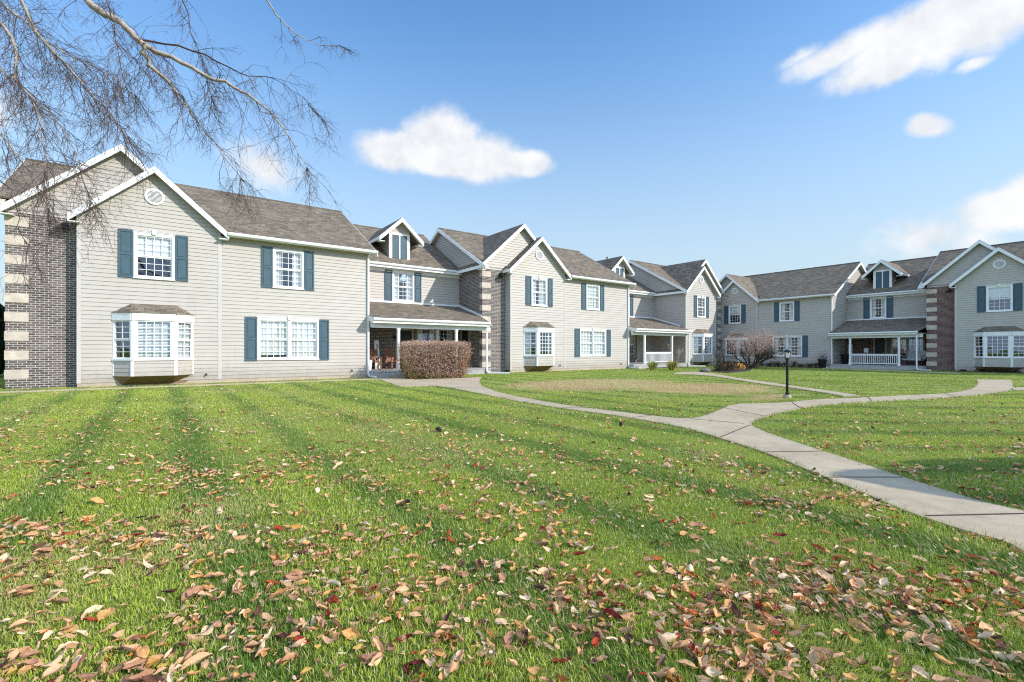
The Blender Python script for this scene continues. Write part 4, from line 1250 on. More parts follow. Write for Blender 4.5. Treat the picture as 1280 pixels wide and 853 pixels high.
# nearest three hundred in the frame become single leaves, the rest one litter mesh
inframe = [(y, x) for x, y in pts if abs(x) < 1.075 * y and y > 1.84]
inframe.sort(); near_set = set((x, y) for y, x in inframe[:298])
KINDS_ = ['tan'] * 75 + ['brown'] * 8 + ['red'] * 12 + ['yellow'] * 5
protos = {}
for kd in LEAF_COL:
    protos[kd] = []
    for i in range(14 if kd == 'tan' else 7):
        L = rng.uniform(0.075, 0.135); Wd = L * rng.uniform(0.34, 0.72)
        V, q = leaf_shape(L, Wd, rng.uniform(0.05, 1.1), rng.uniform(-1.2, 1.7), rng.uniform(-0.9, 0.9), wob=rng.uniform(0.0, 0.22), ph=rng.uniform(0, 6.28))
        protos[kd].append((V, q))
LABELS = {'tan': 'dry tan curled leaf lying on the grass', 'brown': 'dark brown shrivelled leaf lying on the grass', 'red': 'dark red fallen leaf lying on the grass', 'yellow': 'yellow ochre fallen leaf lying on the grass'}
leaf_me = {}
for kd in protos:
    leaf_me[kd] = []
    for V, q in protos[kd]:
        for base in LEAF_COL[kd]:
            o = np_mesh('fallen_leaf', V, [q], M['leaf'], None, leaf_colors(V, base)); me = o.data
            me.polygons.foreach_set('use_smooth', [True] * len(me.polygons)); bpy.data.objects.remove(o); leaf_me[kd].append(me)
LV, LF, LC, nb = [], [], [], 0
for (x, y) in pts:
    red_bias = 1 if (x > 0.3 and y < 5) else 0
    kd = random.choice(KINDS_)
    if kd == 'red' and not red_bias and random.random() < 0.55: kd = 'tan'
    onpath = any(inside(p, np.array([x]), np.array([y]))[0] for p in PATHS[:1])
    Rm = Matrix.Rotation(random.uniform(0, 6.283), 4, 'Z') @ Matrix.Rotation(random.gauss(0, 0.33), 4, 'X') @ Matrix.Rotation(random.gauss(0, 0.28), 4, 'Y')
    if random.random() < 0.3: Rm = Rm @ Matrix.Rotation(math.pi, 4, 'X')
    z = (0.024 if onpath else random.uniform(0.010, 0.032)); scl = (random.uniform(0.46, 0.78) if random.random() < 0.45 else random.uniform(0.2, 0.46)) * (1.3 if random.random() < 0.03 else 1.0)
    if (x, y) in near_set:
        o = bpy.data.objects.new('fallen_leaf', random.choice(leaf_me[kd])); COL.objects.link(o)
        o.matrix_world = Matrix.Translation((x, y, z)) @ Rm @ Matrix.Scale(scl, 4)
        tag(o, LABELS[kd], 'leaf', 'fallen leaves on the lawn')
    else:
        V, q = random.choice(protos[kd]); R3 = np.array(Rm.to_3x3()) * scl
        LV.append(V @ R3.T + np.array([x, y, z])); LF.append(q + nb); LC.append(leaf_colors(V, random.choice(LEAF_COL[kd]))); nb += len(V)
lit = np_mesh('leaf_litter', np.concatenate(LV), [np.concatenate(LF)], M['leaf'], None, np.concatenate(LC))
tag(lit, 'scattered dry brown and red leaves farther out on the lawn', 'leaves', 'fallen leaves on the lawn', kind='stuff')


# ------------------------------------------------------------------ shrubs and plants
def leaf_cloud(name, parent, P, size, cols, m=None, flat=0.0, aspect=0.5):
    """one small pointed face at each point, facing all ways"""
    P = np.asarray(P); N = len(P)
    a = rng.normal(size=(N, 3)); a[:, 2] *= (1 - flat); a /= np.linalg.norm(a, axis=1)[:, None]
    b = rng.normal(size=(N, 3)); b -= (b * a).sum(1)[:, None] * a; b /= np.linalg.norm(b, axis=1)[:, None]
    s = (size * rng.uniform(0.6, 1.4, N))[:, None]
    V = np.stack([P - a * s * 0.5, P + b * s * aspect * 0.5, P + a * s * 0.5, P - b * s * aspect * 0.5], 1).reshape(-1, 3)
    cc = np.array(cols)[rng.integers(0, len(cols), N)] * rng.uniform(0.75, 1.25, (N, 1))
    return np_mesh(name, V, [np.arange(N * 4).reshape(N, 4)], m or M['foliage'], parent, np.repeat(np.clip(cc, 0, 1), 4, 0))


def hedge():
    a = np.array(atA(6.55, 2.45)[:2]); b = np.array(atA(9.72, 3.10)[:2])
    L = np.linalg.norm(b - a); rz = math.atan2(*(b - a)[::-1])
    root = empty('clipped_hedge', (*((a + b) / 2), 0.0), rz)
    tag(root, 'wide clipped hedge with brown autumn twigs in front of the first porch', 'hedge')
    hx, hy, hz = L / 2, 0.75, 1.66
    sm = MB()
    for i in range(420):
        x = random.uniform(-hx * 0.8, hx * 0.8); y = random.uniform(-0.3, 0.5) + 0.3; p = [(x, y, 0.0)]
        tx, ty, tz = x * 1.2 + random.gauss(0, 0.2), y + random.gauss(0, 0.35), hz * random.uniform(0.85, 1.04)
        tx = max(-hx, min(hx, tx)); ty = max(-hy + 0.35, min(hy + 0.35, ty))
        for k in (0.35, 0.7, 1.0): p.append((x + (tx - x) * k + random.gauss(0, 0.03), y + (ty - y) * k + random.gauss(0, 0.03), tz * k))
        sm.tube(p, [0.011, 0.008, 0.005, 0.003], 3, False)
    sm.build('stems', M['stem'], root)
    N = 21000; P = rng.uniform(-1, 1, (N * 2, 3)); 
    e = np.max(np.abs(P) ** 1.0, axis=1); r = (np.abs(P) ** 7).sum(1)
    keep = (r < 1.05) & (rng.random(len(P)) < 0.25 + 0.75 * (np.max(np.abs(P), 1) > 0.78)); P = P[keep]
    lump = 1 + 0.17 * (fbm(P[:, 0] * 5 + 9, P[:, 2] * 3 + P[:, 1] * 2, 3, 3) - 0.5)
    wl = 0.90 + 0.10 * np.clip((P[:, 2] + 1) / 1.2, 0, 1)
    Q_ = np.stack([P[:, 0] * hx * lump * wl, P[:, 1] * hy * lump + 0.3, (P[:, 2] * 0.5 + 0.5) * hz * (0.985 + 0.05 * fbm(P[:, 0] * 7, P[:, 1] * 3, 8, 3)) + 0.02], 1)
    Q_ += rng.normal(0, 0.045, Q_.shape); Q_[:, 2] = np.maximum(Q_[:, 2], 0.03)
    green = (P[:, 0] + 1) * 0.6 + (P[:, 2] + 1) * 0.55 + 0.5 * rng.random(len(P)) < 0.85
    orange = (P[:, 0] > 0.72) & (P[:, 2] < 0.1) & (rng.random(len(P)) < 0.6)
    br = [(0.52, 0.32, 0.22), (0.64, 0.44, 0.32), (0.32, 0.18, 0.12), (0.72, 0.56, 0.42), (0.52, 0.29, 0.18)]
    leaf_cloud('foliage', root, Q_[~green & ~orange], 0.075, br, aspect=0.24)
    leaf_cloud('green_leaves', root, Q_[green], 0.055, [(0.17, 0.18, 0.05), (0.27, 0.22, 0.08), (0.30, 0.18, 0.11)])
    leaf_cloud('orange_leaves', root, Q_[orange], 0.055, [(0.38, 0.15, 0.05), (0.34, 0.18, 0.09)])
    T = 1500; tw = MB()
    for i in range(T):
        x = random.uniform(-hx, hx) * 0.97; y = random.uniform(-hy, hy) * 0.95 + 0.3
        z = hz * 0.97
        if i % 2: y = -hy * 0.93 + 0.3; z = random.uniform(0.2, hz * 0.95); tw.tube([(x, y + 0.1, z - 0.1), (x + random.gauss(0, 0.05), y - random.uniform(0.0, 0.09), z + random.uniform(0, 0.12))], [0.004, 0.0025], 3, False); continue
        tw.tube([(x, y, z - 0.1), (x + random.gauss(0, 0.03), y + random.gauss(0, 0.03), z + random.uniform(0.0, 0.10))], [0.004, 0.0025], 3, False)
    tw.build('twig_tips', M['hedge_twig'], root)


hedge()


def grow(mb, p, d, L, r, depth, spread, up, tips, sides=4, seg=4, kids=(3, 4), shrink=0.72, jitter=0.12):
    pts_ = [p.copy()]; q = p.copy(); dd = d.normalized()
    for i in range(seg):
        dd = (dd + Vector((random.gauss(0, jitter), random.gauss(0, jitter), random.gauss(0, jitter) + up))).normalized()
        q = q + dd * (L / seg); pts_.append(q.copy())
    mb.tube(pts_, [r * (1 - 0.55 * i / seg) for i in range(seg + 1)], sides, False)
    if depth == 0: tips.append(q); return
    for i in range(random.randint(*kids)):
        t = random.uniform(0.35, 1.0); k = min(int(t * seg), seg - 1); b = pts_[k].lerp(pts_[k + 1], t * seg - k)
        nd = (dd + Vector((random.gauss(0, spread), random.gauss(0, spread), random.gauss(0, spread * 0.7)))).normalized()
        grow(mb, b, nd, L * random.uniform(0.55, 0.85) * shrink / 0.72, r * 0.55, depth - 1, spread, up, tips, 3, max(2, seg - 1), kids, shrink, jitter)


def bare_shrub():
    x, y = G(940, 460.6); root = empty('bare_shrub', (x, y, 0)); root.scale = (1.17, 1.17, 1.13)
    tag(root, 'round multi stemmed shrub with bare brown twigs behind the lamp post', 'shrub')
    st = MB(); tips = []
    for i in range(11):
        a = random.uniform(0, 6.283); d = Vector((math.cos(a) * 0.75 + 0.22, math.sin(a) * 0.6, 0.95))
        grow(st, Vector((random.gauss(0, 0.13), random.gauss(0, 0.13), 0)), d, 1.05, 0.055, 3, 0.42, 0.02, tips, 5, 4, (3, 4), 0.62)
    st.build('stems', M['stem'], root)
    T = np.array([tuple(t) for t in tips]); c = np.array([0.15, 0.0, 1.62]); rr = np.array([1.75, 1.6, 1.0])
    N = 16000; P = rng.normal(size=(N, 3)); P /= np.linalg.norm(P, axis=1)[:, None]; P *= (rng.random(N) ** 0.45)[:, None]
    Pw = P * rr * (0.9 + 0.25 * fbm(P[:, 0] * 3 + 5, P[:, 2] * 3, 71, 3))[:, None] + c
    gap = fbm(Pw[:, 0] * 2.2, Pw[:, 2] * 2.2 + Pw[:, 1], 19, 3) > 0.43
    Pw = Pw[gap & (Pw[:, 2] > 0.75)]
    leaf_cloud('twig_buds', root, Pw, 0.085, [(0.52, 0.39, 0.31), (0.62, 0.48, 0.39), (0.34, 0.23, 0.18), (0.50, 0.30, 0.23)], aspect=0.24)


bare_shrub()


def blade_clump(name, label, cat, loc, n, h, spread, cols, wd=0.025, group=None):
    V, C = [], []
    for i in range(n):
        a = random.uniform(0, 6.283); r = random.uniform(0, spread * 0.35); hh = h * random.uniform(0.6, 1.1); l = spread * random.uniform(0.3, 1.0)
        bx, by = math.cos(a) * r, math.sin(a) * r; ca, sa = math.cos(a), math.sin(a); w2 = wd / 2
        V += [(bx - sa * w2, by + ca * w2, 0), (bx + sa * w2, by - ca * w2, 0), (bx + ca * l * 0.5 + sa * w2, by + sa * l * 0.5 - ca * w2, hh * 0.85), (bx + ca * l * 0.5 - sa * w2, by + sa * l * 0.5 + ca * w2, hh * 0.85),
              (bx + ca * l, by + sa * l, hh * random.uniform(0.6, 1.05))]
        c = np.array(random.choice(cols)) * random.uniform(0.8, 1.2); C += [c] * 5
    i = np.arange(n)[:, None] * 5
    o = np_mesh(name, np.array(V), [i + np.array([[0, 1, 2, 3]]), i + np.array([[3, 2, 4]])], M['foliage'], None, np.array(C))
    o.location = (*loc, 0.0); tag(o, label, cat, group); return o


GC = 'plants along the house walls'
yl = [(0.30, 0.34, 0.07), (0.46, 0.44, 0.12), (0.20, 0.26, 0.06), (0.60, 0.50, 0.19)]
blade_clump('grass_clump', 'left yellow green grass clump below the white porch railing of the sunlit row', 'plant', G(816, 463.2), 150, 0.62, 0.55, yl, 0.03, GC)
blade_clump('grass_clump', 'right yellow green grass clump with orange tips near the porch post', 'plant', G(840, 463.2), 170, 0.66, 0.55, yl + [(0.50, 0.25, 0.06)], 0.03, GC)


def dried_stalks(loc, label):
    root = empty('dried_stalks', (*loc, 0)); tag(root, label, 'plant', GC)
    sm = MB(); P = []
    for i in range(7):
        x, y = random.gauss(0, 0.18), random.gauss(0, 0.12); h = random.uniform(1.1, 1.75); e = (x + random.gauss(0, 0.2), y + random.gauss(0, 0.1), h)
        sm.tube([(x, y, 0), (x * 1.05, y, h * 0.5), e], [0.012, 0.010, 0.006], 4, False)
        for k in range(26): t = random.uniform(0.8, 1.03); P.append((x + (e[0] - x) * t + random.gauss(0, 0.03), y + random.gauss(0, 0.03), h * t))
    sm.build('stems', painted('straw_stems', (0.46, 0.36, 0.22), 0.2, 0.9), root)
    leaf_cloud('seed_heads', root, P, 0.06, [(0.55, 0.46, 0.32), (0.42, 0.33, 0.2)])


dried_stalks(G(846, 461.8), 'tall dried flower stalks beside the right grass clump and porch post')


def bush(name, label, loc, r, h, n, cols, size=0.09, cat='plant', stems=8, group=GC):
    root = empty(name, (*loc, 0)); tag(root, label, cat, group)
    sm = MB(); tips = []
    for i in range(stems):
        a = random.uniform(0, 6.283); sm.tube([(0, 0, 0), (math.cos(a) * r * 0.3, math.sin(a) * r * 0.3, h * 0.5), (math.cos(a) * r * 0.75, math.sin(a) * r * 0.75, h * random.uniform(0.75, 1.0))], [0.02, 0.013, 0.006], 4, False)
    sm.build('stems', M['stem'], root)
    P = rng.normal(size=(n, 3)); P /= np.linalg.norm(P, axis=1)[:, None]; P *= (rng.random(n) ** 0.5)[:, None]
    P = P * np.array([r, r, h * 0.5]) * (0.75 + 0.6 * fbm(P[:, 0] * 3 + loc[0], P[:, 2] * 3 + P[:, 1], 13, 3))[:, None] + np.array([0, 0, h * 0.52])
    leaf_cloud('foliage', root, P[P[:, 2] > 0.02], size, cols)


bush('dark_shrub', 'low dark shrub with reddish dead flowers at the brick corner of the far house', G(910, 464.0), 0.5, 0.62, 600, [(0.035, 0.04, 0.02), (0.11, 0.045, 0.035), (0.06, 0.07, 0.03), (0.17, 0.09, 0.06)], 0.12)
bush('dark_shrub', 'small dark green shrub between the rocks and the brick strip', G(900, 464.8), 0.38, 0.5, 320, [(0.04, 0.055, 0.02), (0.07, 0.06, 0.03), (0.12, 0.06, 0.04)], 0.10)
bush('orange_plant', 'small bright orange autumn plant beside the dark shrub', G(923, 463.2), 0.34, 0.48, 300, [(0.62, 0.33, 0.09), (0.70, 0.45, 0.17), (0.52, 0.22, 0.06)], 0.10)
bush('leafless_bush', 'thin leafless bush in front of the far bay window', G(899, 462.6), 0.6, 1.5, 60, [(0.35, 0.29, 0.24)], 0.06, stems=20)
for i in range(9):
    p = atB(0.6 + i * 0.55, random.uniform(0.35, 1.0))[:2]
    bush('bed_plant', 'low dark green plant in the shaded mulch bed under the wall', p, random.uniform(0.22, 0.38), random.uniform(0.25, 0.45), 130, [(0.03, 0.045, 0.018), (0.05, 0.07, 0.025), (0.09, 0.08, 0.04)], 0.10, stems=3, group='low plants in the shaded bed')
for i in range(5):
    p = atB(13.9 + i * 0.8, random.uniform(0.25, 0.7))[:2]
    bush('bed_plant', 'low dark green plant in the narrow bed under the right bay window', p, random.uniform(0.2, 0.3), random.uniform(0.12, 0.25), 90, [(0.03, 0.045, 0.018), (0.05, 0.06, 0.025)], 0.09, stems=3, group='low plants under the right bay')


def rock(loc, r, label):
    import bmesh
    bm = bmesh.new(); bmesh.ops.create_icosphere(bm, subdivisions=3, radius=r)
    for v in bm.verts:
        k = 0.75 + 0.5 * float(fbm(np.array([v.co.x / r * 1.7 + r * 40]), np.array([v.co.y / r * 1.7 + v.co.z / r]), 3, 3)[0]); v.co = Vector((v.co.x * k * 1.25, v.co.y * k, v.co.z * k * 0.72))
    me = bpy.data.meshes.new('rock'); bm.to_mesh(me); bm.free(); me.materials.append(M['rock'])
    o = bpy.data.objects.new('rock', me); COL.objects.link(o); o.location = (*loc, r * 0.35); tag(o, label, 'rock', 'rocks beside the far walk')


rock(G(881, 465.3), 0.24, 'larger grey brown rock at the edge of the far walk')
rock(G(887, 464.6), 0.16, 'smaller grey brown rock behind the larger one')


# ------------------------------------------------------------------ bare birch whose limbs hang into the upper left
def at(px, py, Y): return Vector(((px - 640) / F_PX * Y, Y, H + (Y0_PX - py) / F_PX * Y))


def birch():
    base = Vector((-8.7, 6.2, 0)); root = empty('birch_tree', base)
    tag(root, 'bare birch tree with limbs hanging into the upper left of the view', 'tree')
    tr = MB(); tw = MB(); loc = lambda p: p - base
    trunk = [base, base + Vector((0.1, 0.0, 2)), base + Vector((0.0, 0.15, 4.2)), base + Vector((0.25, 0.1, 6.5)), base + Vector((0.1, 0.3, 9.0)), base + Vector((0.35, 0.2, 12.0))]
    tr.tube([loc(p) for p in trunk], [0.24, 0.20, 0.17, 0.13, 0.09, 0.03], 10)
    limbs = [([(40, -110), (105, -4), (150, 28), (178, 55), (215, 72), (260, 95), (300, 112), (335, 138), (360, 170), (382, 208)], 6.6, 7.4, 0.060, 4),
             ([(178, 55), (186, 80), (212, 104), (228, 124), (246, 152), (275, 186), (300, 222)], 6.8, 7.6, 0.030, None),
             ([(-60, -90), (20, -10), (45, 40), (75, 72), (100, 102), (125, 132), (158, 168)], 6.2, 6.6, 0.036, 3),
             ([(-90, -30), (-10, 20), (18, 60), (24, 100), (40, 132), (52, 182), (60, 215)], 5.8, 6.0, 0.030, 3),
             ([(-60, -60), (0, 2), (35, 30), (60, 54), (100, 74), (140, 96), (170, 120)], 7.0, 7.4, 0.028, 3),
             ([(-120, 90), (-20, 150), (20, 190), (46, 232), (60, 262)], 6.3, 6.6, 0.026, 2),
             ([(190, -120), (320, -14), (345, 18), (365, 38), (390, 53), (422, 58)], 7.2, 7.9, 0.022, 5),
             ([(150, -90), (222, -14), (238, 40), (255, 82), (262, 118)], 7.0, 7.2, 0.016, 4),
             ([(60, -100), (130, -10), (140, 30), (150, 70), (148, 118)], 6.0, 6.2, 0.016, 4),
             ([(-100, 10), (-20, 70), (30, 112), (70, 150), (98, 200), (112, 250)], 6.8, 7.2, 0.024, 3),
             ([(178, 52), (240, 62), (300, 92), (345, 100), (385, 128)], 6.9, 7.5, 0.016, None),
             ([(-140, 150), (-30, 205), (5, 230), (20, 262), (28, 300)], 6.0, 6.2, 0.018, 2)]

    def twig(p, d, L, r, depth):
        seg = 5 if L > 0.5 else 4; q = p.copy(); pts_ = [q.copy()]; dd = d.normalized()
        for i in range(seg):
            dd = (dd + Vector((random.gauss(0, 0.17), random.gauss(0, 0.17), random.gauss(0, 0.14) - 0.10))).normalized(); q = q + dd * (L / seg); pts_.append(q.copy())
        tw.tube([loc(v) for v in pts_], [max(0.0012, r * (1 - 0.7 * i / seg)) for i in range(seg + 1)], 3, False)
        if depth <= 0: return
        for i in range(random.randint(3, 5) if depth > 1 else random.randint(2, 5)):
            t = random.uniform(0.15, 1.0); k = min(int(t * seg), seg - 1); b = pts_[k].lerp(pts_[k + 1], t * seg - k)
            nd = (dd * 0.75 + Vector((random.gauss(0, 0.62), random.gauss(0, 0.55), random.gauss(-0.12, 0.5)))).normalized()
            twig(b, nd, L * random.uniform(0.35, 0.68), r * 0.6, depth - 1)

    for li, (pp, Ya, Yb, r0, zt) in enumerate(limbs):
        n = len(pp); P = [at(p[0], p[1], Ya + (Yb - Ya) * i / (n - 1)) for i, p in enumerate(pp)]
        if zt is not None:
            a = trunk[min(zt, 5)] if zt >= 2 else trunk[2]; P = [a, a.lerp(P[0], 0.5) + Vector((0, 0, 0.5))] + P
        P2 = [Vector(q) for q in smooth_line([tuple(p) for p in P], 4)]; m = len(P2)
        P2 = [p + Vector((random.gauss(0, 0.010), random.gauss(0, 0.02), random.gauss(0, 0.010))) for p in P2]
        tr_ = tr if r0 > 0.02 else tw
        tr_.tube([loc(p) for p in P2], [max(0.004, r0 * (1.25 - 1.18 * (i / (m - 1)) ** 0.8)) for i in range(m)], 6 if r0 > 0.02 else 4, False)
        start = int(m * 0.28) if zt is not None else 0
        for i in range(start, m):
            f = i / (m - 1)
            for k in range(random.randint(0, 1) if li in (6, 11) else random.randint(2, 4) if li in (2, 3, 4, 9) else random.randint(1, 2)):
                ax = (P2[min(i + 1, m - 1)] - P2[max(i - 1, 0)]).normalized()
                d = ax * random.uniform(0.2, 1.0) + Vector((random.gauss(0, 0.55), random.gauss(0, 0.5), random.gauss(-0.42, 0.5)))
                twig(P2[i], d, random.uniform(0.25, 0.80) * (0.6 if li in (6, 11) else 1.0), 0.0044, 2)
        for k in range(3 if li == 6 else 6): twig(P2[-1], (P2[-1] - P2[-3]).normalized() + Vector((random.gauss(0, 0.25), random.gauss(0, 0.25), random.gauss(-0.2, 0.25))), random.uniform(0.35, 0.7) * (0.6 if li == 6 else 1), 0.0045, 2)
    tr.build('trunk', M['bark'], root, True); tw.build('twigs', M['twig'], root)


birch()


def evergreen(loc, h, r, label, seed=1):
    root = empty('evergreen_tree', (*loc, 0)); tag(root, label, 'tree')
    t = MB(); t.tube([(0, 0, 0), (0.03, 0, h * 0.5), (0, 0.02, h * 0.93)], [0.10, 0.07, 0.02], 8); t.build('trunk', M['stem'], root)
    N = int(15000 * h * r * 1.2); z = rng.random(N) ** 0.8; prof = np.sin(np.pi * np.clip(0.12 + 0.88 * z, 0, 1)) ** 0.7 * (1 - 0.25 * z)
    a = rng.uniform(0, 6.283, N); rr = r * prof * (rng.random(N) ** 0.35) * (0.8 + 0.4 * fbm(a * 2, z * 6, seed, 3))
    leaf_cloud('crown', root, np.stack([rr * np.cos(a), rr * np.sin(a), 0.08 + z * h * 0.97], 1), 0.15, [(0.03, 0.06, 0.02), (0.05, 0.085, 0.03), (0.02, 0.04, 0.015)], aspect=0.35)


evergreen((8.75, 3.0), 3.15, 1.32, 'rounded evergreen casting its shadow over the walk at the right edge')
evergreen((9.3, 3.80), 2.75, 1.15, 'lower evergreen behind the rounded one, shading the lawn edge', 7)
evergreen((-25.5, 22.5), 4.4, 2.0, 'dark evergreen beyond the left end of the townhouse row', 4)


# ------------------------------------------------------------------ lamp post
def lamp_post():
    x, y = G(984, 497.5); root = empty('lamp_post', (x, y, 0)); tag(root, 'black lamp post with a small lantern standing at the bend of the walk', 'lamp post')
    b = MB(); b.lathe([(0.10, -0.05), (0.10, 0.05), (0.085, 0.085)], 0, 0, 14); b.build('footing', M['foundation'], root)
    p = MB(); p.lathe([(0.05, 0.085), (0.05, 0.14), (0.033, 0.16), (0.033, 1.02), (0.045, 1.03), (0.045, 1.06), (0.03, 1.07)], 0, 0, 12); p.build('post', M['black'], root)
    l = MB(); z0, z1, r0, r1 = 1.07, 1.24, 0.055, 0.085
    for i in range(6):
        t = math.pi / 3 * i + 0.3; l.tube([(r0 * math.cos(t), r0 * math.sin(t), z0), (r1 * math.cos(t), r1 * math.sin(t), z1)], 0.007, 4)
    l.lathe([(0.03, z0 - 0.005), (r0 + 0.012, z0 - 0.002), (r0 + 0.012, z0 + 0.012)], 0, 0, 6)
    ln = l.build('lantern', M['black'], root)
    g = MB(); g.lathe([(r0 - 0.006, z0 + 0.013), (r1 - 0.006, z1 - 0.001)], 0, 0, 6); g.build('lantern_pane', M['lamp_glass'], ln)
    c = MB(); c.lathe([(r1 + 0.02, z1), (r1 + 0.022, z1 + 0.012), (0.05, z1 + 0.05), (0.015, z1 + 0.065), (0.012, z1 + 0.09)], 0, 0, 12); c.build('lantern_cap', M['black'], ln)


lamp_post()


# ------------------------------------------------------------------ porch furniture and small things
def slat_chair(loc, rz, label):
    root = empty('porch_chair', loc, rz); tag(root, label, 'chair', 'wooden chairs on the first porch')
    for i in range(5): b = MB(); x = -0.22 + i * 0.11; b.hexa([(x - 0.045, 0.24, 0.36), (x + 0.045, 0.24, 0.36), (x + 0.045, 0.27, 0.36), (x - 0.045, 0.27, 0.36), (x - 0.05, 0.46, 1.08 - abs(i - 2) * 0.04), (x + 0.05, 0.46, 1.08 - abs(i - 2) * 0.04), (x + 0.05, 0.49, 1.08 - abs(i - 2) * 0.04), (x - 0.05, 0.49, 1.08 - abs(i - 2) * 0.04)]); b.build('back_slat', M['wood'], root)
    s = MB()
    for i in range(5): y = -0.26 + i * 0.105; s.box(-0.27, 0.27, y, y + 0.09, 0.40 - 0.012 * i, 0.425 - 0.012 * i)
    s.build('seat', M['wood'], root)
    for sx in (-1, 1):
        x = sx * 0.31
        a = MB(); a.box(x - 0.06, x + 0.06, -0.34, 0.34, 0.60, 0.625); a.build('armrest', M['wood'], root)
        l = MB(); l.box(x - 0.03, x + 0.03, -0.29, -0.22, 0.03, 0.599); l.build('leg', M['wood'], root)
        l = MB(); l.box(x - 0.03, x + 0.03, 0.24, 0.31, 0.03, 0.599); l.build('leg', M['wood'], root)
        r = MB(); r.tube([(x, -0.44, 0.06), (x, -0.2, 0.025), (x, 0.15, 0.022), (x, 0.5, 0.07)], 0.02, 6); r.build('rocker', M['wood'], root)


def on(fn, s, n, z=0.30): p = fn(s, n); return (p[0], p[1], z * (SB if fn is atB else 1.0))


slat_chair(on(atA, MR + 0.72, -1.3), ROT_A - 0.15, 'wooden slat rocking chair half behind the downspout, left of the tall sign')
slat_chair(on(atA, MR + 1.85, -1.4), ROT_A + 0.2, 'wooden slat rocking chair between the tall sign and the hedge')


def porch_sign(loc, rz, label, w_=0.25, h=1.5):
    root = empty('porch_sign', loc, rz); tag(root, label, 'sign')
    b = MB(); b.hexa([(-w_ / 2, 0, 0), (w_ / 2, 0, 0), (w_ / 2, 0.03, 0), (-w_ / 2, 0.03, 0), (-w_ / 2, 0.22, h), (w_ / 2, 0.22, h), (w_ / 2, 0.25, h), (-w_ / 2, 0.25, h)]); b.build('board', M['white'], root)
    f = MB(); random.seed(3)
    z = 0.12
    while z < h - 0.2:
        hh = random.uniform(0.06, 0.12); x0 = random.uniform(-0.08, 0.0); o = 0.22 * z / h; o2 = 0.22 * (z + hh) / h
        f.hexa([(x0, o - 0.004, z), (x0 + 0.05, o - 0.004, z), (x0 + 0.05, o - 0.001, z), (x0, o - 0.001, z), (x0 + 0.03, o2 - 0.004, z + hh), (x0 + 0.1, o2 - 0.004, z + hh), (x0 + 0.1, o2 - 0.001, z + hh), (x0 + 0.03, o2 - 0.001, z + hh)]); z += hh + 0.03
    f.build('painted_motif', M['black'], root)


porch_sign(on(atA, MR + 1.12, -1.75), ROT_A, 'tall narrow white sign leaning on the brick wall between the two chairs')
porch_sign(on(atB, MR + 0.42, -2.2), ROT_B, 'tall narrow pale sign leaning in the dark end of the shaded porch', 0.30, 1.45)


def flower_pot(loc, r, h, label, pm, leaf, n=260):
    root = empty('flower_pot', loc); tag(root, label, 'flower pot', 'pots by the porches')
    p = MB(); p.lathe([(r * 0.65, 0), (r, h * 0.9), (r * 1.08, h * 0.9), (r * 1.08, h), (r * 0.9, h), (r * 0.88, h * 0.85)], 0, 0, 14); p.build('pot', pm, root)
    P = rng.normal(size=(n, 3)) * np.array([r * 0.6, r * 0.6, h * 0.28]) + np.array([0, 0, h * 1.2]); leaf_cloud('plant', root, P[P[:, 2] > h * 0.86], 0.08, leaf)


flower_pot((*atA(MR + 0.35, -0.9)[:2], 0.30), 0.16, 0.5, 'pot of pale pink flowers beside the left wooden chair', M['white'], [(0.55, 0.33, 0.33), (0.45, 0.25, 0.26), (0.1, 0.15, 0.05)])
flower_pot((*atB(5.55, 0.75)[:2], 0.0), 0.28, 0.62, 'round black pot standing against the shaded wall by the porch step', M['black'], [(0.02, 0.03, 0.015), (0.04, 0.05, 0.02)])
flower_pot((*atB(MR + 0.35, -1.6)[:2], 0.27), 0.24, 0.7, 'dark pot in the left corner of the shaded porch', M['black'], [(0.02, 0.03, 0.015), (0.04, 0.04, 0.02)], 150)


def loveseat(loc, rz):
    root = empty('porch_loveseat', loc, rz); tag(root, 'patterned loveseat with dark frame on the shaded porch, right of the railing', 'loveseat')
    W_ = 0.55
    b = MB(); b.hexa([(-W_, 0.18, 0.42), (W_, 0.18, 0.42), (W_, 0.30, 0.42), (-W_, 0.30, 0.42), (-W_, 0.36, 0.98), (W_, 0.36, 0.98), (W_, 0.46, 0.98), (-W_, 0.46, 0.98)]); b.build('back_cushion', M['pattern'], root)
    s = MB(); s.box(-W_, W_, -0.35, 0.20, 0.34, 0.46); s.box(-W_, W_, -0.365, -0.351, 0.36, 0.44); s.build('seat_cushion', M['pattern'], root)
    for sx in (-1, 1):
        x = sx * 0.6; a = MB(); a.tube([(x, 0.4, 0.3), (x, 0.36, 0.62), (x, -0.2, 0.66), (x, -0.38, 0.60), (x, -0.36, 0.3)], 0.025, 6); a.build('armrest', M['black'], root)
        for y in (-0.34, 0.34): l = MB(); l.tube([(x, y, 0.34), (x, y * 1.1, 0.0)], 0.022, 6); l.build('leg', M['black'], root)
    f = MB(); f.box(-0.6, 0.6, -0.36, 0.36, 0.28, 0.338); f.build('seat_frame', M['black'], root)


loveseat(on(atB, MR + 4.95, -1.1), ROT_B - 0.25)


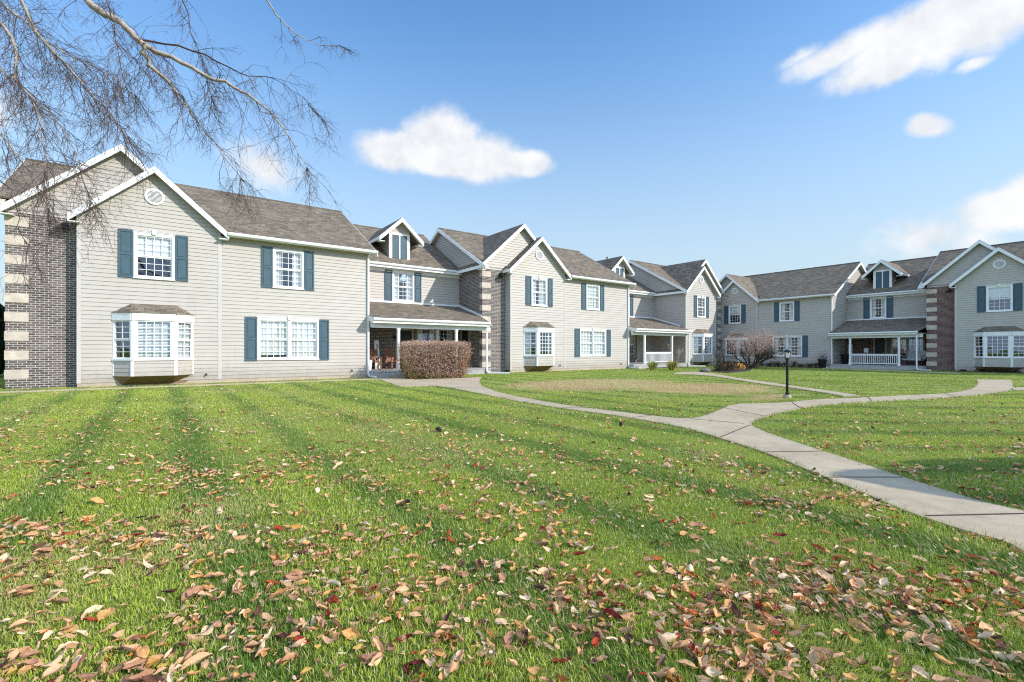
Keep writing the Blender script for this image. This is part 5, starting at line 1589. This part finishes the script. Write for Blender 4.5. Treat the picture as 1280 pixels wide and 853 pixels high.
def armchair(loc, rz):
    root = empty('patio_chair', loc, rz); tag(root, 'black patio chair beside the patterned loveseat on the shaded porch', 'chair')
    s = MB(); s.box(-0.27, 0.27, -0.28, 0.24, 0.38, 0.43); s.build('seat', M['black'], root)
    b = MB(); b.hexa([(-0.26, 0.22, 0.42), (0.26, 0.22, 0.42), (0.26, 0.25, 0.42), (-0.26, 0.25, 0.42), (-0.26, 0.36, 0.98), (0.26, 0.36, 0.98), (0.26, 0.39, 0.98), (-0.26, 0.39, 0.98)]); b.build('backrest', M['black'], root)
    c = MB(); c.box(-0.25, 0.25, -0.27, 0.21, 0.432, 0.475); c.build('cushion', M['pattern'], root)
    for sx in (-1, 1):
        x = sx * 0.29; a = MB(); a.box(x - 0.025, x + 0.025, -0.3, 0.3, 0.62, 0.65); a.build('armrest', M['black'], root)
        for y in (-0.26, 0.26): l = MB(); l.box(x - 0.018, x + 0.018, y - 0.018, y + 0.018, 0.0, 0.619); l.build('leg', M['black'], root)


armchair(on(atB, MR + 5.45, -2.0), ROT_B)


def lawn_cap(px, py, r, label):
    x, y = G(px, py); mb = MB(); mb.lathe([(r, -0.02), (r, 0.05), (r * 0.9, 0.065), (r * 0.3, 0.075)], 0, 0, 12)
    o = mb.build('lawn_cap', M['black']); o.location = (x, y, 0); tag(o, label, 'pipe cap', 'black pipe caps in the lawn')


lawn_cap(548, 540, 0.05, 'black round pipe cap in the striped grass left of the walk')
lawn_cap(776, 533, 0.028, 'tiny black pipe cap in the grass close to the walk')


def light_net():
    root = empty('wall_lights', on(atB, MR + 1.0, -2.93, 0.0), ROT_B); tag(root, 'net of small pale ornaments on the dark porch wall left of the door', 'wall decoration')
    random.seed(11); mb = MB()
    wire = MB()
    for k in range(5): a = 0.1 + k * 0.16; wire.tube([(a, -0.02, 0.9), (a + 0.02, -0.02, 1.5), (0.5, -0.02, 2.1)], 0.004, 3)
    wire.build('wire', M['black'], root)
    P = []
    for i in range(70):
        z = random.uniform(0.85, 2.0); hw = 0.42 * (2.1 - z) / 1.2; P.append((0.45 + random.uniform(-hw, hw), -0.035, z))
    leaf_cloud('ornaments', root, np.array(P), 0.05, [(0.6, 0.6, 0.55), (0.45, 0.45, 0.42)], aspect=0.8)


light_net()
cardm = MB(); cardm.hexa([(-0.13, 0, 0), (0.13, 0, 0), (0.13, 0.02, 0), (-0.13, 0.02, 0), (-0.13, 0.06, 0.30), (0.13, 0.06, 0.30), (0.13, 0.08, 0.30), (-0.13, 0.08, 0.30)])
for sx in (-1, 1): cardm.box(sx * 0.09 - 0.01, sx * 0.09 + 0.01, 0.0, 0.02, -0.95, -0.001)
co_ = cardm.build('notice_board', M['white']); co_.location = on(atB, MR + 1.78, -1.6, 1.25); co_.rotation_euler = (0, 0, ROT_B)
tag(co_, 'small blank white board on two thin legs behind the shaded railing', 'board')
